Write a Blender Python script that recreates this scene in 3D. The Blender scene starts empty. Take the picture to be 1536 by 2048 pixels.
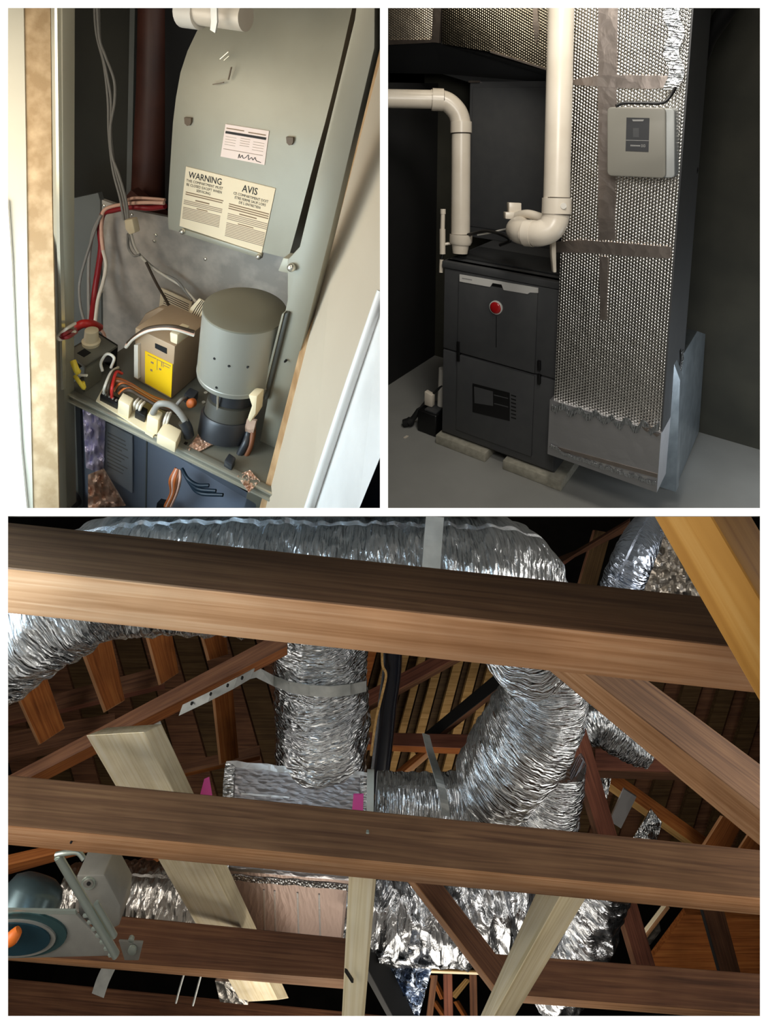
import bpy, bmesh, math, random
from mathutils import Vector as V, Matrix, noise
random.seed(7)
C = bpy.context.scene.collection
SC = bpy.context.scene
# ------------------------------------------------------------------ camera
F, CX, CY = 1250.0, 768.0, 376.0            # focal length and principal point, in pixels of 1536x2048
PITCH = math.atan2(196.0, F)
EYE = V((0, 0, 1.7))
cd = bpy.data.cameras.new('camera'); cam = bpy.data.objects.new('camera', cd); C.objects.link(cam)
cd.sensor_fit = 'AUTO'; cd.sensor_width = 36.0; cd.lens = F / 2048 * 36
cd.shift_y = -(1024 - CY) / 2048; cd.clip_start = .02
cam.location = EYE; cam.rotation_euler = (math.pi / 2 - PITCH, 0, 0)
SC.camera = cam
# ------------------------------------------------------------------ world, exposure
SC.view_settings.view_transform = 'Standard'; SC.view_settings.look = 'None'
SC.view_settings.gamma = 1; SC.view_settings.use_curve_mapping = False
SC.view_settings.exposure = 0.0
wd = bpy.data.worlds.new('world'); SC.world = wd; wd.use_nodes = True
wd.node_tree.nodes['Background'].inputs[0].default_value = (1, .98, .95, 1)
wd.node_tree.nodes['Background'].inputs[1].default_value = 1.35
AX, AF, AU = V((1, 0, 0)), V((0, math.cos(PITCH), -math.sin(PITCH))), V((0, math.sin(PITCH), math.cos(PITCH)))
def camv(x, f, u): return AX * x + AF * f + AU * u
def ray(px, py): return camv((px - CX) / F, 1, -(py - CY) / F)
def P(px, py, d): return EYE + ray(px, py) * d
def on(px, py, p, n):
    r = ray(px, py); return EYE + r * ((p - EYE).dot(n) / r.dot(n))
class Frame:
    def __init__(s, o, u, v, w): s.o, s.u, s.v, s.w = o, u.normalized(), v.normalized(), w.normalized()
    def pt(s, a, b, c): return s.o + s.u * a + s.v * b + s.w * c
    def hit(s, px, py, axis, val):
        n = {'u': s.u, 'v': s.v, 'w': s.w}[axis]; return on(px, py, s.o + n * val, n)
    def co(s, p): q = p - s.o; return q.dot(s.u), q.dot(s.v), q.dot(s.w)
# lamps -------------------------------------------------------------
def area(name, loc, target, size, power, col=(1, 1, 1), size_y=None):
    l = bpy.data.lights.new(name, 'AREA'); l.energy = power; l.color = col; l.size = size
    if size_y: l.shape = 'RECTANGLE'; l.size_y = size_y
    o = bpy.data.objects.new(name, l); C.objects.link(o); o.location = loc
    o.rotation_euler = (target - loc).to_track_quat('-Z', 'Y').to_euler(); return o
area('closet_side_fill', P(-430, 330, .62), P(450, 520, 1.1), .35, 2.1, (1, .89, .74))  # added fill out of view at left, stands in for ambient front light
area('closet_top_fill', P(330, -230, .52), P(400, 640, 1.1), .22, .42, (1, .90, .76))  # added fill above the view for the panel and shelf tops
area('closet_low_fill', P(-380, 960, .62), P(300, 930, 1.0), .22, .8, (.92, .94, 1))  # added low fill to brighten the panel under the shelf
area('basement_lamp', P(1180, -430, 1.55), P(1240, 700, 2.5), .35, 15, (1, .94, .84))
area('basement_front_fill', P(1190, -300, .75), P(1020, 640, 2.8), .42, 12.5, (1, .96, .90))  # added front fill that lifts the dark furnace
area('basement_left_fill', V((.20, 2.75, 2.42)), V((1.0, 3.2, 2.35)), .3, 5, (1, .88, .70))  # added unseen source, placed to reflect in the trunk duct foil
area('basement_daylight', P(1900, 900, 2.2), P(1330, 900, 2.6), .5, 5, (.86, .93, 1))
area('attic_left_fill', P(-1250, 1560, .92), P(760, 1500, 1.5), .8, 13, (1, .94, .86))  # added soft side fill for even attic brightness
area('attic_right_fill', P(2600, 1500, .92), P(760, 1500, 1.5), .8, 11, (1, .94, .86))  # matching side fill, added out of view at right
area('attic_low_fill', P(760, 2620, 1.5), P(800, 1450, 2.6), .9, 8, (1, .92, .80))  # added back light to raise the roof boards
area('attic_daylight', P(-420, 1110, .55), P(800, 1140, 1.0), .35, 4.6, (.58, .82, 1))
# ------------------------------------------------------------------ mesh tools
class MB:
    def __init__(s): s.v, s.f, s.m, s.g = [], [], [], []
    def add(s, vs, fs, mi=0, gs=None):
        n = len(s.v); s.v += [V(a) for a in vs]; s.g += ([V(a) for a in gs] if gs else [V(a) for a in vs])
        for f in fs: s.f.append([i + n for i in f]); s.m.append(mi)
        return s
    def hexa(s, a, b, mi=0, ga=None, gb=None, mis=None):   # two quads, a near / b far
        fs = [(0, 1, 2, 3), (7, 6, 5, 4), (0, 4, 5, 1), (1, 5, 6, 2), (2, 6, 7, 3), (3, 7, 4, 0)]
        n = len(s.m); s.add(list(a) + list(b), fs, mi, (list(ga) + list(gb)) if ga else None)
        if mis:
            for i, k in enumerate(mis): s.m[n + i] = k
        return s
    def box(s, fr, a0, a1, b0, b1, c0, c1, mi=0):
        q = lambda c: [fr.pt(a0, b0, c), fr.pt(a1, b0, c), fr.pt(a1, b1, c), fr.pt(a0, b1, c)]
        return s.hexa(q(c1), q(c0), mi)
    def prism(s, pts, vec, mi=0, gf=None):
        n = len(pts); pts = [V(p) for p in pts]
        fs = [list(range(n)), list(range(2 * n - 1, n - 1, -1))] + [[i, i + n, (i + 1) % n + n, (i + 1) % n] for i in range(n)]
        al = pts + [p + vec for p in pts]; gs = None
        if gf: gs = [V((c[0], c[2], c[1])) for c in (gf.co(p) for p in al)]
        return s.add(al, fs, mi, gs)
    def tube(s, pts, r, n=12, mi=0, cap=True, wob=None, up=None):
        pts = [V(p) for p in pts]; m = len(pts)
        rs = r if isinstance(r, (list, tuple)) else [r] * m
        t0 = (pts[1] - pts[0]).normalized()
        ref = up if up else (V((0, 0, 1)) if abs(t0.z) < .9 else V((1, 0, 0)))
        nrm = (ref - t0 * ref.dot(t0)).normalized(); vs, gs, L = [], [], 0
        for i in range(m):
            t = ((pts[min(i + 1, m - 1)] - pts[max(i - 1, 0)])).normalized()
            nrm = (nrm - t * nrm.dot(t)).normalized(); b = t.cross(nrm)
            if i: L += (pts[i] - pts[i - 1]).length
            for k in range(n):
                a = 2 * math.pi * k / n; rr = rs[i] * (wob(L, a) if wob else 1)
                vs.append(pts[i] + (nrm * math.cos(a) + b * math.sin(a)) * rr); gs.append(V((L, a * rs[i], i * .01)))
        fs = [[i * n + k, i * n + (k + 1) % n, (i + 1) * n + (k + 1) % n, (i + 1) * n + k] for i in range(m - 1) for k in range(n)]
        if cap: fs += [list(range(n - 1, -1, -1)), [(m - 1) * n + k for k in range(n)]]
        return s.add(vs, fs, mi, gs)
    def lathe(s, base, axis, prof, n=32, mi=0, ref=None):   # prof: (height, radius)
        axis = axis.normalized(); ref = ref or (V((1, 0, 0)) if abs(axis.x) < .8 else V((0, 0, 1)))
        a = (ref - axis * ref.dot(axis)).normalized(); b = axis.cross(a); vs = []
        for h, r in prof:
            for k in range(n):
                t = 2 * math.pi * k / n; vs.append(base + axis * h + (a * math.cos(t) + b * math.sin(t)) * max(r, 1e-5))
        m = len(prof)
        fs = [[i * n + k, i * n + (k + 1) % n, (i + 1) * n + (k + 1) % n, (i + 1) * n + k] for i in range(m - 1) for k in range(n)]
        fs += [list(range(n - 1, -1, -1)), [(m - 1) * n + k for k in range(n)]]
        return s.add(vs, fs, mi)
    def ribbon(s, pts, wv, th, mi=0):   # flat strap; wv: width vector (or list), th: thickness
        pts = [V(p) for p in pts]; m = len(pts); vs, gs, L = [], [], 0
        for i in range(m):
            t = (pts[min(i + 1, m - 1)] - pts[max(i - 1, 0)]).normalized()
            w = V(wv[i] if isinstance(wv, list) else wv); nn = t.cross(w).normalized() * th
            if i: L += (pts[i] - pts[i - 1]).length
            vs += [pts[i] - w / 2, pts[i] + w / 2, pts[i] + w / 2 + nn, pts[i] - w / 2 + nn]
            gs += [V((L, -w.length / 2, 0)), V((L, w.length / 2, 0)), V((L, w.length / 2, .01)), V((L, -w.length / 2, .01))]
        fs = [[i * 4 + k, i * 4 + (k + 1) % 4, i * 4 + 4 + (k + 1) % 4, i * 4 + 4 + k] for i in range(m - 1) for k in range(4)]
        fs += [[3, 2, 1, 0], [m * 4 - 4, m * 4 - 3, m * 4 - 2, m * 4 - 1]]
        return s.add(vs, fs, mi, gs)
    def sheet(s, fn, nu, nv, th, mi=0):   # fn(a,b)->point, thickness vector th
        vs, gs = [], []
        for lay in (0, 1):
            for i in range(nu + 1):
                for j in range(nv + 1):
                    p = fn(i / nu, j / nv); vs.append(p + (th if lay else V((0, 0, 0)))); gs.append(p)
        N = (nu + 1) * (nv + 1); q = lambda i, j: i * (nv + 1) + j; fs = []
        for i in range(nu):
            for j in range(nv):
                f = [q(i, j), q(i + 1, j), q(i + 1, j + 1), q(i, j + 1)]; fs += [f, [k + N for k in reversed(f)]]
        rim = [q(i, 0) for i in range(nu)] + [q(nu, j) for j in range(nv)] + [q(i, nv) for i in range(nu, 0, -1)] + [q(0, j) for j in range(nv, 0, -1)]
        for k in range(len(rim)):
            a, b = rim[k], rim[(k + 1) % len(rim)]; fs.append([a, a + N, b + N, b])
        return s.add(vs, fs, mi, gs)
    def build(s, name, mats, parent=None, bev=0, smooth=None, seg=2):
        me = bpy.data.meshes.new(name); mats = mats if isinstance(mats, (list, tuple)) else [mats]
        org = parent.matrix_world.translation if parent else None
        if parent:
            p = parent; org = V((0, 0, 0))
            while p: org = org + p.location; p = p.parent
        else:
            z = min(v.z for v in s.v); n = len(s.v)
            org = V((sum(v.x for v in s.v) / n, sum(v.y for v in s.v) / n, z))
        me.from_pydata([v - org for v in s.v], [], s.f)
        for m in mats: me.materials.append(M[m])
        me.polygons.foreach_set('material_index', s.m)
        at = me.attributes.new('gr', 'FLOAT_VECTOR', 'POINT')
        off = V((random.random() * 9, random.random() * 9, random.random() * 9)) if not parent or True else 0
        at.data.foreach_set('vector', [c for g in s.g for c in (g + off)])
        bm = bmesh.new(); bm.from_mesh(me)
        bmesh.ops.recalc_face_normals(bm, faces=bm.faces)
        if bev: bmesh.ops.bevel(bm, geom=[e for e in bm.edges if len(e.link_faces) == 2 and e.calc_face_angle(0) > .6], offset=bev, segments=seg, profile=.5, affect='EDGES', clamp_overlap=True)
        bm.to_mesh(me); bm.free()
        if smooth is not None or bev:
            me.polygons.foreach_set('use_smooth', [True] * len(me.polygons))
            me.set_sharp_from_angle(angle=math.radians(smooth if smooth else 35))
        o = bpy.data.objects.new(name, me); C.objects.link(o)
        if parent: o.parent = parent
        else: o.location = org
        return o
def tag(o, label, cat, group=None):
    o['label'] = label; o['category'] = cat
    if group: o['group'] = group
    return o
def struct(o, label=None):
    o['kind'] = 'structure'
    if label: o['label'] = label
    return o
def thing(name, label, cat, loc, group=None):
    o = bpy.data.objects.new(name, None); C.objects.link(o); o.location = loc; o.empty_display_size = .05
    return tag(o, label, cat, group)
def smoothpath(pts, n=8):      # Catmull-Rom
    pts = [V(p) for p in pts]; out = []
    for i in range(len(pts) - 1):
        a, b = pts[i], pts[i + 1]; p0 = pts[i - 1] if i else a * 2 - b; p3 = pts[i + 2] if i + 2 < len(pts) else b * 2 - a
        for k in range(n):
            t = k / n; out.append(.5 * ((2 * a) + (b - p0) * t + (2 * p0 - 5 * a + 4 * b - p3) * t * t + (3 * a - p0 - 3 * b + p3) * t ** 3))
    return out + [pts[-1]]
def wire(name, pxs, r, mat, parent=None, label=None, cat='wire', group=None, n=8, seg=8):
    m = MB().tube(smoothpath([P(*q) for q in pxs], n), r, seg)
    o = m.build(name, mat, parent, smooth=60)
    if not parent: tag(o, label, cat, group)
    return o
def text(txt, origin, xdir, ydir, size, mat, parent, name='lettering', align='LEFT', bold=0, xs=1.0):
    cu = bpy.data.curves.new('t', 'FONT'); cu.body = txt; cu.size = 1; cu.align_x = align; cu.offset = bold; cu.resolution_u = 2
    ob = bpy.data.objects.new('t', cu); C.objects.link(ob); bpy.context.view_layer.update()
    me = ob.evaluated_get(bpy.context.evaluated_depsgraph_get()).to_mesh()
    vs = [v.co.copy() for v in me.vertices]; fs = [list(p.vertices) for p in me.polygons]
    bpy.data.objects.remove(ob); bpy.data.curves.remove(cu)
    if not fs: return None
    m = MB(); m.add([origin + xdir * (v.x * size * xs) + ydir * (v.y * size) for v in vs], fs)
    return m.build(name, mat, parent)
def noisy(p, s, a): return noise.noise(p * s) * a
# ------------------------------------------------------------------ materials
M = {}
def lin(h):
    h = h.lstrip('#'); c = [int(h[i:i + 2], 16) / 255 for i in (0, 2, 4)]
    return tuple([x / 12.92 if x <= .04045 else ((x + .055) / 1.055) ** 2.4 for x in c] + [1])
def newmat(name):
    m = bpy.data.materials.new(name); m.use_nodes = True; M[name] = m
    nt = m.node_tree; return m, nt, nt.nodes['Principled BSDF'], nt.nodes.new, nt.links.new
def mat(name, c1, c2=None, rough=.5, metal=0, scale=30, stretch=(1, 1, 1), bump=0, bscale=None, spec=.5, detail=6, lo=.35, hi=.65, coat=0, bdist=.002):
    m, nt, b, N, L = newmat(name)
    b.inputs['Roughness'].default_value = rough; b.inputs['Metallic'].default_value = metal
    b.inputs['Specular IOR Level'].default_value = spec; b.inputs['Base Color'].default_value = lin(c1)
    b.inputs['Coat Weight'].default_value = coat
    at = N('ShaderNodeAttribute'); at.attribute_name = 'gr'
    mp = N('ShaderNodeMapping'); mp.inputs['Scale'].default_value = stretch; L(at.outputs['Vector'], mp.inputs['Vector'])
    if c2:
        nz = N('ShaderNodeTexNoise'); nz.inputs['Scale'].default_value = scale; nz.inputs['Detail'].default_value = detail
        L(mp.outputs[0], nz.inputs['Vector'])
        cr = N('ShaderNodeValToRGB'); cr.color_ramp.elements[0].position = lo; cr.color_ramp.elements[1].position = hi
        cr.color_ramp.elements[0].color = lin(c1); cr.color_ramp.elements[1].color = lin(c2)
        L(nz.outputs['Fac'], cr.inputs[0]); L(cr.outputs[0], b.inputs['Base Color'])
    if bump:
        n2 = N('ShaderNodeTexNoise'); n2.inputs['Scale'].default_value = bscale or scale; n2.inputs['Detail'].default_value = 4
        L(mp.outputs[0], n2.inputs['Vector']); bp = N('ShaderNodeBump'); bp.inputs['Strength'].default_value = bump; bp.inputs['Distance'].default_value = bdist
        L(n2.outputs['Fac'], bp.inputs['Height']); L(bp.outputs[0], b.inputs['Normal'])
    return m
def wood(name, c1, c2, c3, rough=.75, s=1.0, knots=False):
    m, nt, b, N, L = newmat(name); b.inputs['Roughness'].default_value = rough; b.inputs['Specular IOR Level'].default_value = .25
    at = N('ShaderNodeAttribute'); at.attribute_name = 'gr'
    mp = N('ShaderNodeMapping'); mp.inputs['Scale'].default_value = (4 * s, 130 * s, 130 * s); L(at.outputs['Vector'], mp.inputs['Vector'])
    n1 = N('ShaderNodeTexNoise'); n1.inputs['Scale'].default_value = 1.0; n1.inputs['Detail'].default_value = 8; n1.inputs['Distortion'].default_value = .6
    L(mp.outputs[0], n1.inputs['Vector'])
    cr = N('ShaderNodeValToRGB'); e = cr.color_ramp.elements
    e[0].position = .3; e[0].color = lin(c1); e[1].position = .72; e[1].color = lin(c3); k = e.new(.5); k.color = lin(c2)
    L(n1.outputs['Fac'], cr.inputs[0])
    n2 = N('ShaderNodeTexNoise'); n2.inputs['Scale'].default_value = 7 * s; n2.inputs['Detail'].default_value = 3; L(at.outputs['Vector'], n2.inputs['Vector'])
    mx = N('ShaderNodeMix'); mx.data_type = 'RGBA'; mx.blend_type = 'MULTIPLY'; mx.inputs[0].default_value = .55
    r2 = N('ShaderNodeValToRGB'); r2.color_ramp.elements[0].position = .3; r2.color_ramp.elements[0].color = (.45, .42, .40, 1); r2.color_ramp.elements[1].position = .65; r2.color_ramp.elements[1].color = (1, 1, 1, 1)
    L(n2.outputs['Fac'], r2.inputs[0]); L(cr.outputs[0], mx.inputs[6]); L(r2.outputs[0], mx.inputs[7]); L(mx.outputs[2], b.inputs['Base Color'])
    bp = N('ShaderNodeBump'); bp.inputs['Strength'].default_value = .35; bp.inputs['Distance'].default_value = .001
    L(n1.outputs['Fac'], bp.inputs['Height']); L(bp.outputs[0], b.inputs['Normal'])
def foil(name, tint, rough=.22, crinkle=.8, cscale=60, stretch=(1, 1, 1), dist=.004, metal=1):
    m, nt, b, N, L = newmat(name); b.inputs['Metallic'].default_value = metal; b.inputs['Roughness'].default_value = rough
    b.inputs['Base Color'].default_value = lin(tint)
    at = N('ShaderNodeAttribute'); at.attribute_name = 'gr'
    mp = N('ShaderNodeMapping'); mp.inputs['Scale'].default_value = stretch; L(at.outputs['Vector'], mp.inputs['Vector'])
    v = N('ShaderNodeTexVoronoi'); v.inputs['Scale'].default_value = cscale; v.feature = 'F1'; L(mp.outputs[0], v.inputs['Vector'])
    n = N('ShaderNodeTexNoise'); n.inputs['Scale'].default_value = cscale * .7; n.inputs['Detail'].default_value = 5; n.inputs['Distortion'].default_value = 1.2; L(mp.outputs[0], n.inputs['Vector'])
    ad = N('ShaderNodeMath'); ad.operation = 'ADD'; L(v.outputs['Distance'], ad.inputs[0]); L(n.outputs['Fac'], ad.inputs[1])
    bp = N('ShaderNodeBump'); bp.inputs['Strength'].default_value = crinkle; bp.inputs['Distance'].default_value = dist
    L(ad.outputs[0], bp.inputs['Height']); L(bp.outputs[0], b.inputs['Normal'])
def bubblefoil(name, tint, rough=.2, pitch=.0125, strength=.7, dist=.003):
    m, nt, b, N, L = newmat(name); b.inputs['Metallic'].default_value = 1; b.inputs['Roughness'].default_value = rough
    b.inputs['Base Color'].default_value = lin(tint)
    at = N('ShaderNodeAttribute'); at.attribute_name = 'gr'; k = 2 * math.pi / (pitch * .866); acc = None
    for a in (0, 60, 120):
        d = N('ShaderNodeVectorMath'); d.operation = 'DOT_PRODUCT'; L(at.outputs['Vector'], d.inputs[0])
        d.inputs[1].default_value = (k * math.cos(math.radians(a)), k * math.sin(math.radians(a)), 0)
        c = N('ShaderNodeMath'); c.operation = 'COSINE'; L(d.outputs['Value'], c.inputs[0])
        if acc:
            s = N('ShaderNodeMath'); s.operation = 'ADD'; L(acc.outputs[0], s.inputs[0]); L(c.outputs[0], s.inputs[1]); acc = s
        else: acc = c
    mu = N('ShaderNodeMath'); mu.operation = 'MULTIPLY'; mu.inputs[1].default_value = .3; L(acc.outputs[0], mu.inputs[0])
    n = N('ShaderNodeTexNoise'); n.inputs['Scale'].default_value = 14; n.inputs['Detail'].default_value = 3; L(at.outputs['Vector'], n.inputs['Vector'])
    ml = N('ShaderNodeMath'); ml.operation = 'MULTIPLY'; ml.inputs[1].default_value = 3.0; L(n.outputs['Fac'], ml.inputs[0])
    ad = N('ShaderNodeMath'); ad.operation = 'ADD'; L(mu.outputs[0], ad.inputs[0]); L(ml.outputs[0], ad.inputs[1])
    bp = N('ShaderNodeBump'); bp.inputs['Strength'].default_value = strength; bp.inputs['Distance'].default_value = dist
    L(ad.outputs[0], bp.inputs['Height']); L(bp.outputs[0], b.inputs['Normal'])
mat('white_board', '#F6F5F1', rough=.8)
mat('dark_shell', '#1E1B18', '#2A2622', rough=.9, scale=6)
mat('concrete_floor', '#83837F', '#8E8E8A', rough=.6, scale=3, bump=.15, bscale=60)
mat('basement_wall', '#33332C', '#403F36', rough=.85, scale=4, bump=.2, bscale=25)
mat('unlit_wall', '#0C0C0C', '#121211', rough=.9, scale=5)  # near-black colour stands for the lack of light on this wall
mat('charcoal', '#454648', '#494A4B', rough=.42, scale=20, spec=.4)
mat('charcoal_dark', '#2A2B2C', rough=.5)
mat('black', '#0B0B0C', rough=.45)
mat('black_matte', '#080808', rough=.8)
mat('silver_trim', '#CBCAC6', rough=.4)
mat('joint_dark', '#4A4238', rough=.7)
mat('badge_red', '#B0181C', rough=.2, coat=.6)
mat('pvc', '#CDC3B3', '#D6CDBE', rough=.3, scale=8)
mat('pvc_grey', '#CFCBC2', rough=.4)
mat('paver', '#8C897C', '#A09C8E', rough=.9, scale=40, bump=.3, bscale=120)
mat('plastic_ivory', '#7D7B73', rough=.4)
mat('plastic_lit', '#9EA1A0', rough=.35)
mat('label_dark', '#3A3B3D', rough=.35)
mat('print_grey', '#8A8A88', rough=.6)
mat('print_dark', '#241F1A', rough=.7)
mat('print_faint', '#A8957E', rough=.8)
mat('print_brown', '#8C7358', rough=.8)
mat('galvanised', '#8D979E', '#A3ADB4', rough=.35, metal=.8, scale=18)
bubblefoil('bubble_foil', '#D6D4D0')
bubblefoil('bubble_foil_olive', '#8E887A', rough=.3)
foil('foil_tape', '#B4A9A2', rough=.38, crinkle=.35, cscale=22, dist=.004)
foil('foil_flat', '#C9C9CC', rough=.5, crinkle=.25, cscale=18, dist=.006)
foil('foil_crinkle', '#D2D6DA', rough=.2, crinkle=.9, cscale=70, stretch=(2.2, .6, 1), dist=.006)
foil('foil_soft', '#C4BFB8', rough=.3, crinkle=.6, cscale=45, dist=.006)
foil('foil_blue', '#B9C6DA', rough=.2, crinkle=.8, cscale=60, dist=.005)
foil('foil_purple', '#D4D0EC', rough=.34, crinkle=.8, cscale=30, stretch=(1, 1, .5), dist=.006, metal=.45)
foil('foil_copper', '#E2BFA8', rough=.38, crinkle=.7, cscale=40, dist=.005, metal=.5)
foil('foil_facet', '#D0D3D8', rough=.24, crinkle=.9, cscale=16, dist=.02)
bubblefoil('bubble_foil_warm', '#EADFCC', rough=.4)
# ------------------------------------------------------------------ added white framing board with three openings, added outer shell
CAMF = Frame(EYE, AX, AF, AU)
WD = .40
def wpx(px, py, d=WD): return P(px, py, d)
xs0, xs1, ys0, ys1 = -2.6, 2.6, -6.2, 1.9        # shell extents in the tilted frame
openings = [(16, 16, 760, 1016), (776, 16, 1520, 1016), (16, 1032, 1520, 2032)]
m = MB()
def strip(x0, y0, x1, y1, c=.003):    # board piece between pixel bounds, thin bevelled sheet
    k = .002
    a = [P(x0, y0, WD), P(x1, y0, WD), P(x1, y1, WD), P(x0, y1, WD)]
    b = [P(x0, y0, WD) + camv(c, k, -c), P(x1, y0, WD) + camv(-c, k, -c), P(x1, y1, WD) + camv(-c, k, c), P(x0, y1, WD) + camv(c, k, c)]
    m.hexa(a, b)
big = [xs0 / WD * F + CX, CY - ys1 / WD * F, xs1 / WD * F + CX, CY - ys0 / WD * F]
strip(big[0], big[1], 16, big[3]); strip(1520, big[1], big[2], big[3])
strip(16, big[1], 1520, 16); strip(16, 2032, 1520, big[3])
strip(16, 1016, 1520, 1032, .0022); strip(760, 16, 776, 1016, .0022)
struct(m.build('framing_board', 'white_board'), 'added white framing board with two upright openings above one wide opening')  # board added to draw the white borders around the three views
def slab(name, pts, vec, mt, label): return struct(MB().prism(pts, vec).build(name, mt), label)
def cf(x, f, u): return CAMF.pt(x, f, u)
D1 = 6.5  # depth of the added dark enclosure that keeps outside light out
slab('shell_left', [cf(xs0, WD, ys0), cf(xs0, D1, ys0), cf(xs0, D1, ys1), cf(xs0, WD, ys1)], AX * -.05, 'dark_shell', 'added dark side of the light-blocking shell')
slab('shell_right', [cf(xs1, WD, ys0), cf(xs1, D1, ys0), cf(xs1, D1, ys1), cf(xs1, WD, ys1)], AX * .05, 'dark_shell', 'added dark side of the light-blocking shell')
slab('ceiling', [cf(xs0, WD, ys1), cf(xs0, D1, ys1), cf(xs1, D1, ys1), cf(xs1, WD, ys1)], AU * .05, 'dark_shell', 'added dark top of the light-blocking shell')
slab('shell_base', [cf(xs0, WD, ys0), cf(xs0, D1, ys0), cf(xs1, D1, ys0), cf(xs1, WD, ys0)], AU * -.05, 'dark_shell', 'added dark base of the light-blocking shell')
slab('shell_back', [cf(xs0, D1, ys0), cf(xs1, D1, ys0), cf(xs1, D1, ys1), cf(xs0, D1, ys1)], AF * .05, 'dark_shell', 'added dark rear of the light-blocking shell')
# added partitions that stop light passing between the three rooms
m = MB(); h = .0025
m.prism([cf(-h, WD + .004, 1.9), cf(-h, 6.4, 1.9), cf(-h, 6.4, -.75), cf(-h, 2.6, -1.34), cf(-h, WD + .004, -.208)], AX * 2 * h)
struct(m.build('light_partition', 'dark_shell'), 'added thin light partition between the furnace closet and the basement')
m = MB(); k = (1024 - CY) / F
m.prism([cf(xs0, WD + .004, -k * (WD + .004)), cf(xs1, WD + .004, -k * (WD + .004)), cf(xs1, 2.62, -k * 2.62), cf(xs0, 2.62, -k * 2.62)], camv(0, 0, -.003))
struct(m.build('light_divider', 'concrete_floor'), 'added sloping divider above the attic')  # added divider, its pale top bounces light into the basement foil
# ================================================================== ROOM 2: basement with the dark furnace
def floorpt(px, py): return on(px, py, V((0, 0, 0)), V((0, 0, 1)))
B = Frame(floorpt(1123, 975), V((.807, -.591, 0)), V((.591, .807, 0)), V((0, 0, 1)))
UL, VB = -1.16, .84                                  # left wall and back wall
def bslab(name, a, b, c, mt, label):
    return struct(MB().box(B, a[0], a[1], b[0], b[1], c[0], c[1]).build(name, mt), label)
q = [floorpt(700, 1022), floorpt(1600, 1022), V((2.5, 6, 0)), V((0.004, 6, 0))]
YF = floorpt(768, 1023).y
q = [V((.004, YF, 0)), V((2.55, YF, 0)), V((2.55, 6.2, 0)), V((.004, 6.2, 0))]
dn = [V((0, .13, -.06)), V((0, .13, -.06)), V((0, 0, -.06)), V((0, 0, -.06))]
struct(MB().hexa(q, [a + b for a, b in zip(q, dn)]).build('floor', 'concrete_floor'), 'smooth grey concrete basement floor')
bslab('wall_basement_back', (UL - .1, 2.4), (VB, VB + .08), (0, 3.2), 'basement_wall', 'dark olive basement wall behind the foil duct')
bslab('wall_basement_left', (UL - .08, UL), (-.15, VB + .08), (0, 1.74), 'unlit_wall', 'black unlit wall left of the dark furnace')
# concrete pavers under the furnace
def vtop(px, py): return B.co(B.hit(px, py, 'v', 0))
ZB = .045
ZT = vtop(886, 521)[2]; UF = vtop(884, 700)[0]
for (x0, x1, lab) in ((874, 978, 'flat concrete paver under the left side of the dark furnace'), (1008, 1122, 'flat concrete paver under the right corner of the dark furnace')):
    a0 = B.co(floorpt(x0, 884 if x0 < 900 else 935))[0]; a1 = B.co(floorpt(x1, 917 if x0 < 900 else 974))[0]
    tag(MB().box(B, a0, a1 + (.012 if x0 > 900 else 0), -.03, .38, 0, ZB).build('concrete_paver', 'paver', bev=.004), lab, 'paver', 'pavers under the furnace')
# furnace
fur = thing('furnace', 'dark charcoal furnace cabinet with a round red badge on its upper door', 'furnace', B.pt(UF / 2, .35, ZB))
MB().box(B, UF, -.038, .012, .72, ZB, ZT).build('cabinet', 'charcoal', fur, bev=.006)
def fv(px, py): c = vtop(px, py); return c[0], c[2]
def fpanel(name, pxs, mt, proud, parent=fur, back=.012, bev=0):
    return MB().prism([B.hit(x, y, 'v', -proud) for x, y in pxs], B.v * (proud + back)).build(name, mt, parent, bev=bev)
zseam = fv(886, 697)[1]
MB().box(B, UF + .006, -.042, 0, .02, zseam + .004, ZT - .035).build('upper_door', 'charcoal', fur, bev=.004)
MB().box(B, UF + .006, -.042, 0, .02, ZB + .012, zseam - .004).build('lower_door', 'charcoal', fur, bev=.004)
MB().box(B, UF - .004, -.036, -.006, .05, ZT - .032, ZT).build('top_rail', 'charcoal', fur, bev=.004)
# raised centre panels of the doors
ua, ub = fv(918, 600)[0], fv(1076, 600)[0]
zq = fv(918, 549)[1]
up = MB().box(B, ua, ub, -.008, .004, zseam + .006, zq).build('upper_door_panel', 'charcoal', fur, bev=.003)
lo = MB().box(B, ua, ub, -.008, .004, ZB + .05, zseam - .006).build('lower_door_panel', 'charcoal', fur, bev=.003)
tr = fpanel('silver_trim_strip', [(919, 549), (1076, 576), (1076, 586), (1060, 585), (1055, 588), (1007, 580), (1003, 569), (985, 566), (980, 574), (919, 563)], 'silver_trim', .011, back=-.006)
tr['label'] = 'silver strip with a notch and small dark lettering'
MB().prism([B.hit(924, 555.5, 'v', -.0114), B.hit(944, 559, 'v', -.0114), B.hit(944, 561, 'v', -.0114), B.hit(924, 557.5, 'v', -.0114)], B.v * .0004).build('small_print', 'print_grey', tr)
fpanel('grip_recess', [(985, 567), (1003, 570), (1006, 576), (983, 572)], 'black', .009, back=-.004)
c = B.hit(992, 615, 'v', -.012)
bd = MB().lathe(c, -B.v, [(-.004, .031), (.004, .031), (.006, .028)], 32).build('badge_ring', 'silver_trim', fur, smooth=40)
MB().lathe(c, -B.v, [(.002, .0275), (.007, .0265), (.011, .020), (.013, .008), (.0132, .0005)], 32).build('red_badge', 'badge_red', fur, smooth=60)
fpanel('pressed_crease', [(992, 632), (993, 632), (993, 695), (991.5, 695)], 'black', .0085, back=-.006)
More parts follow.
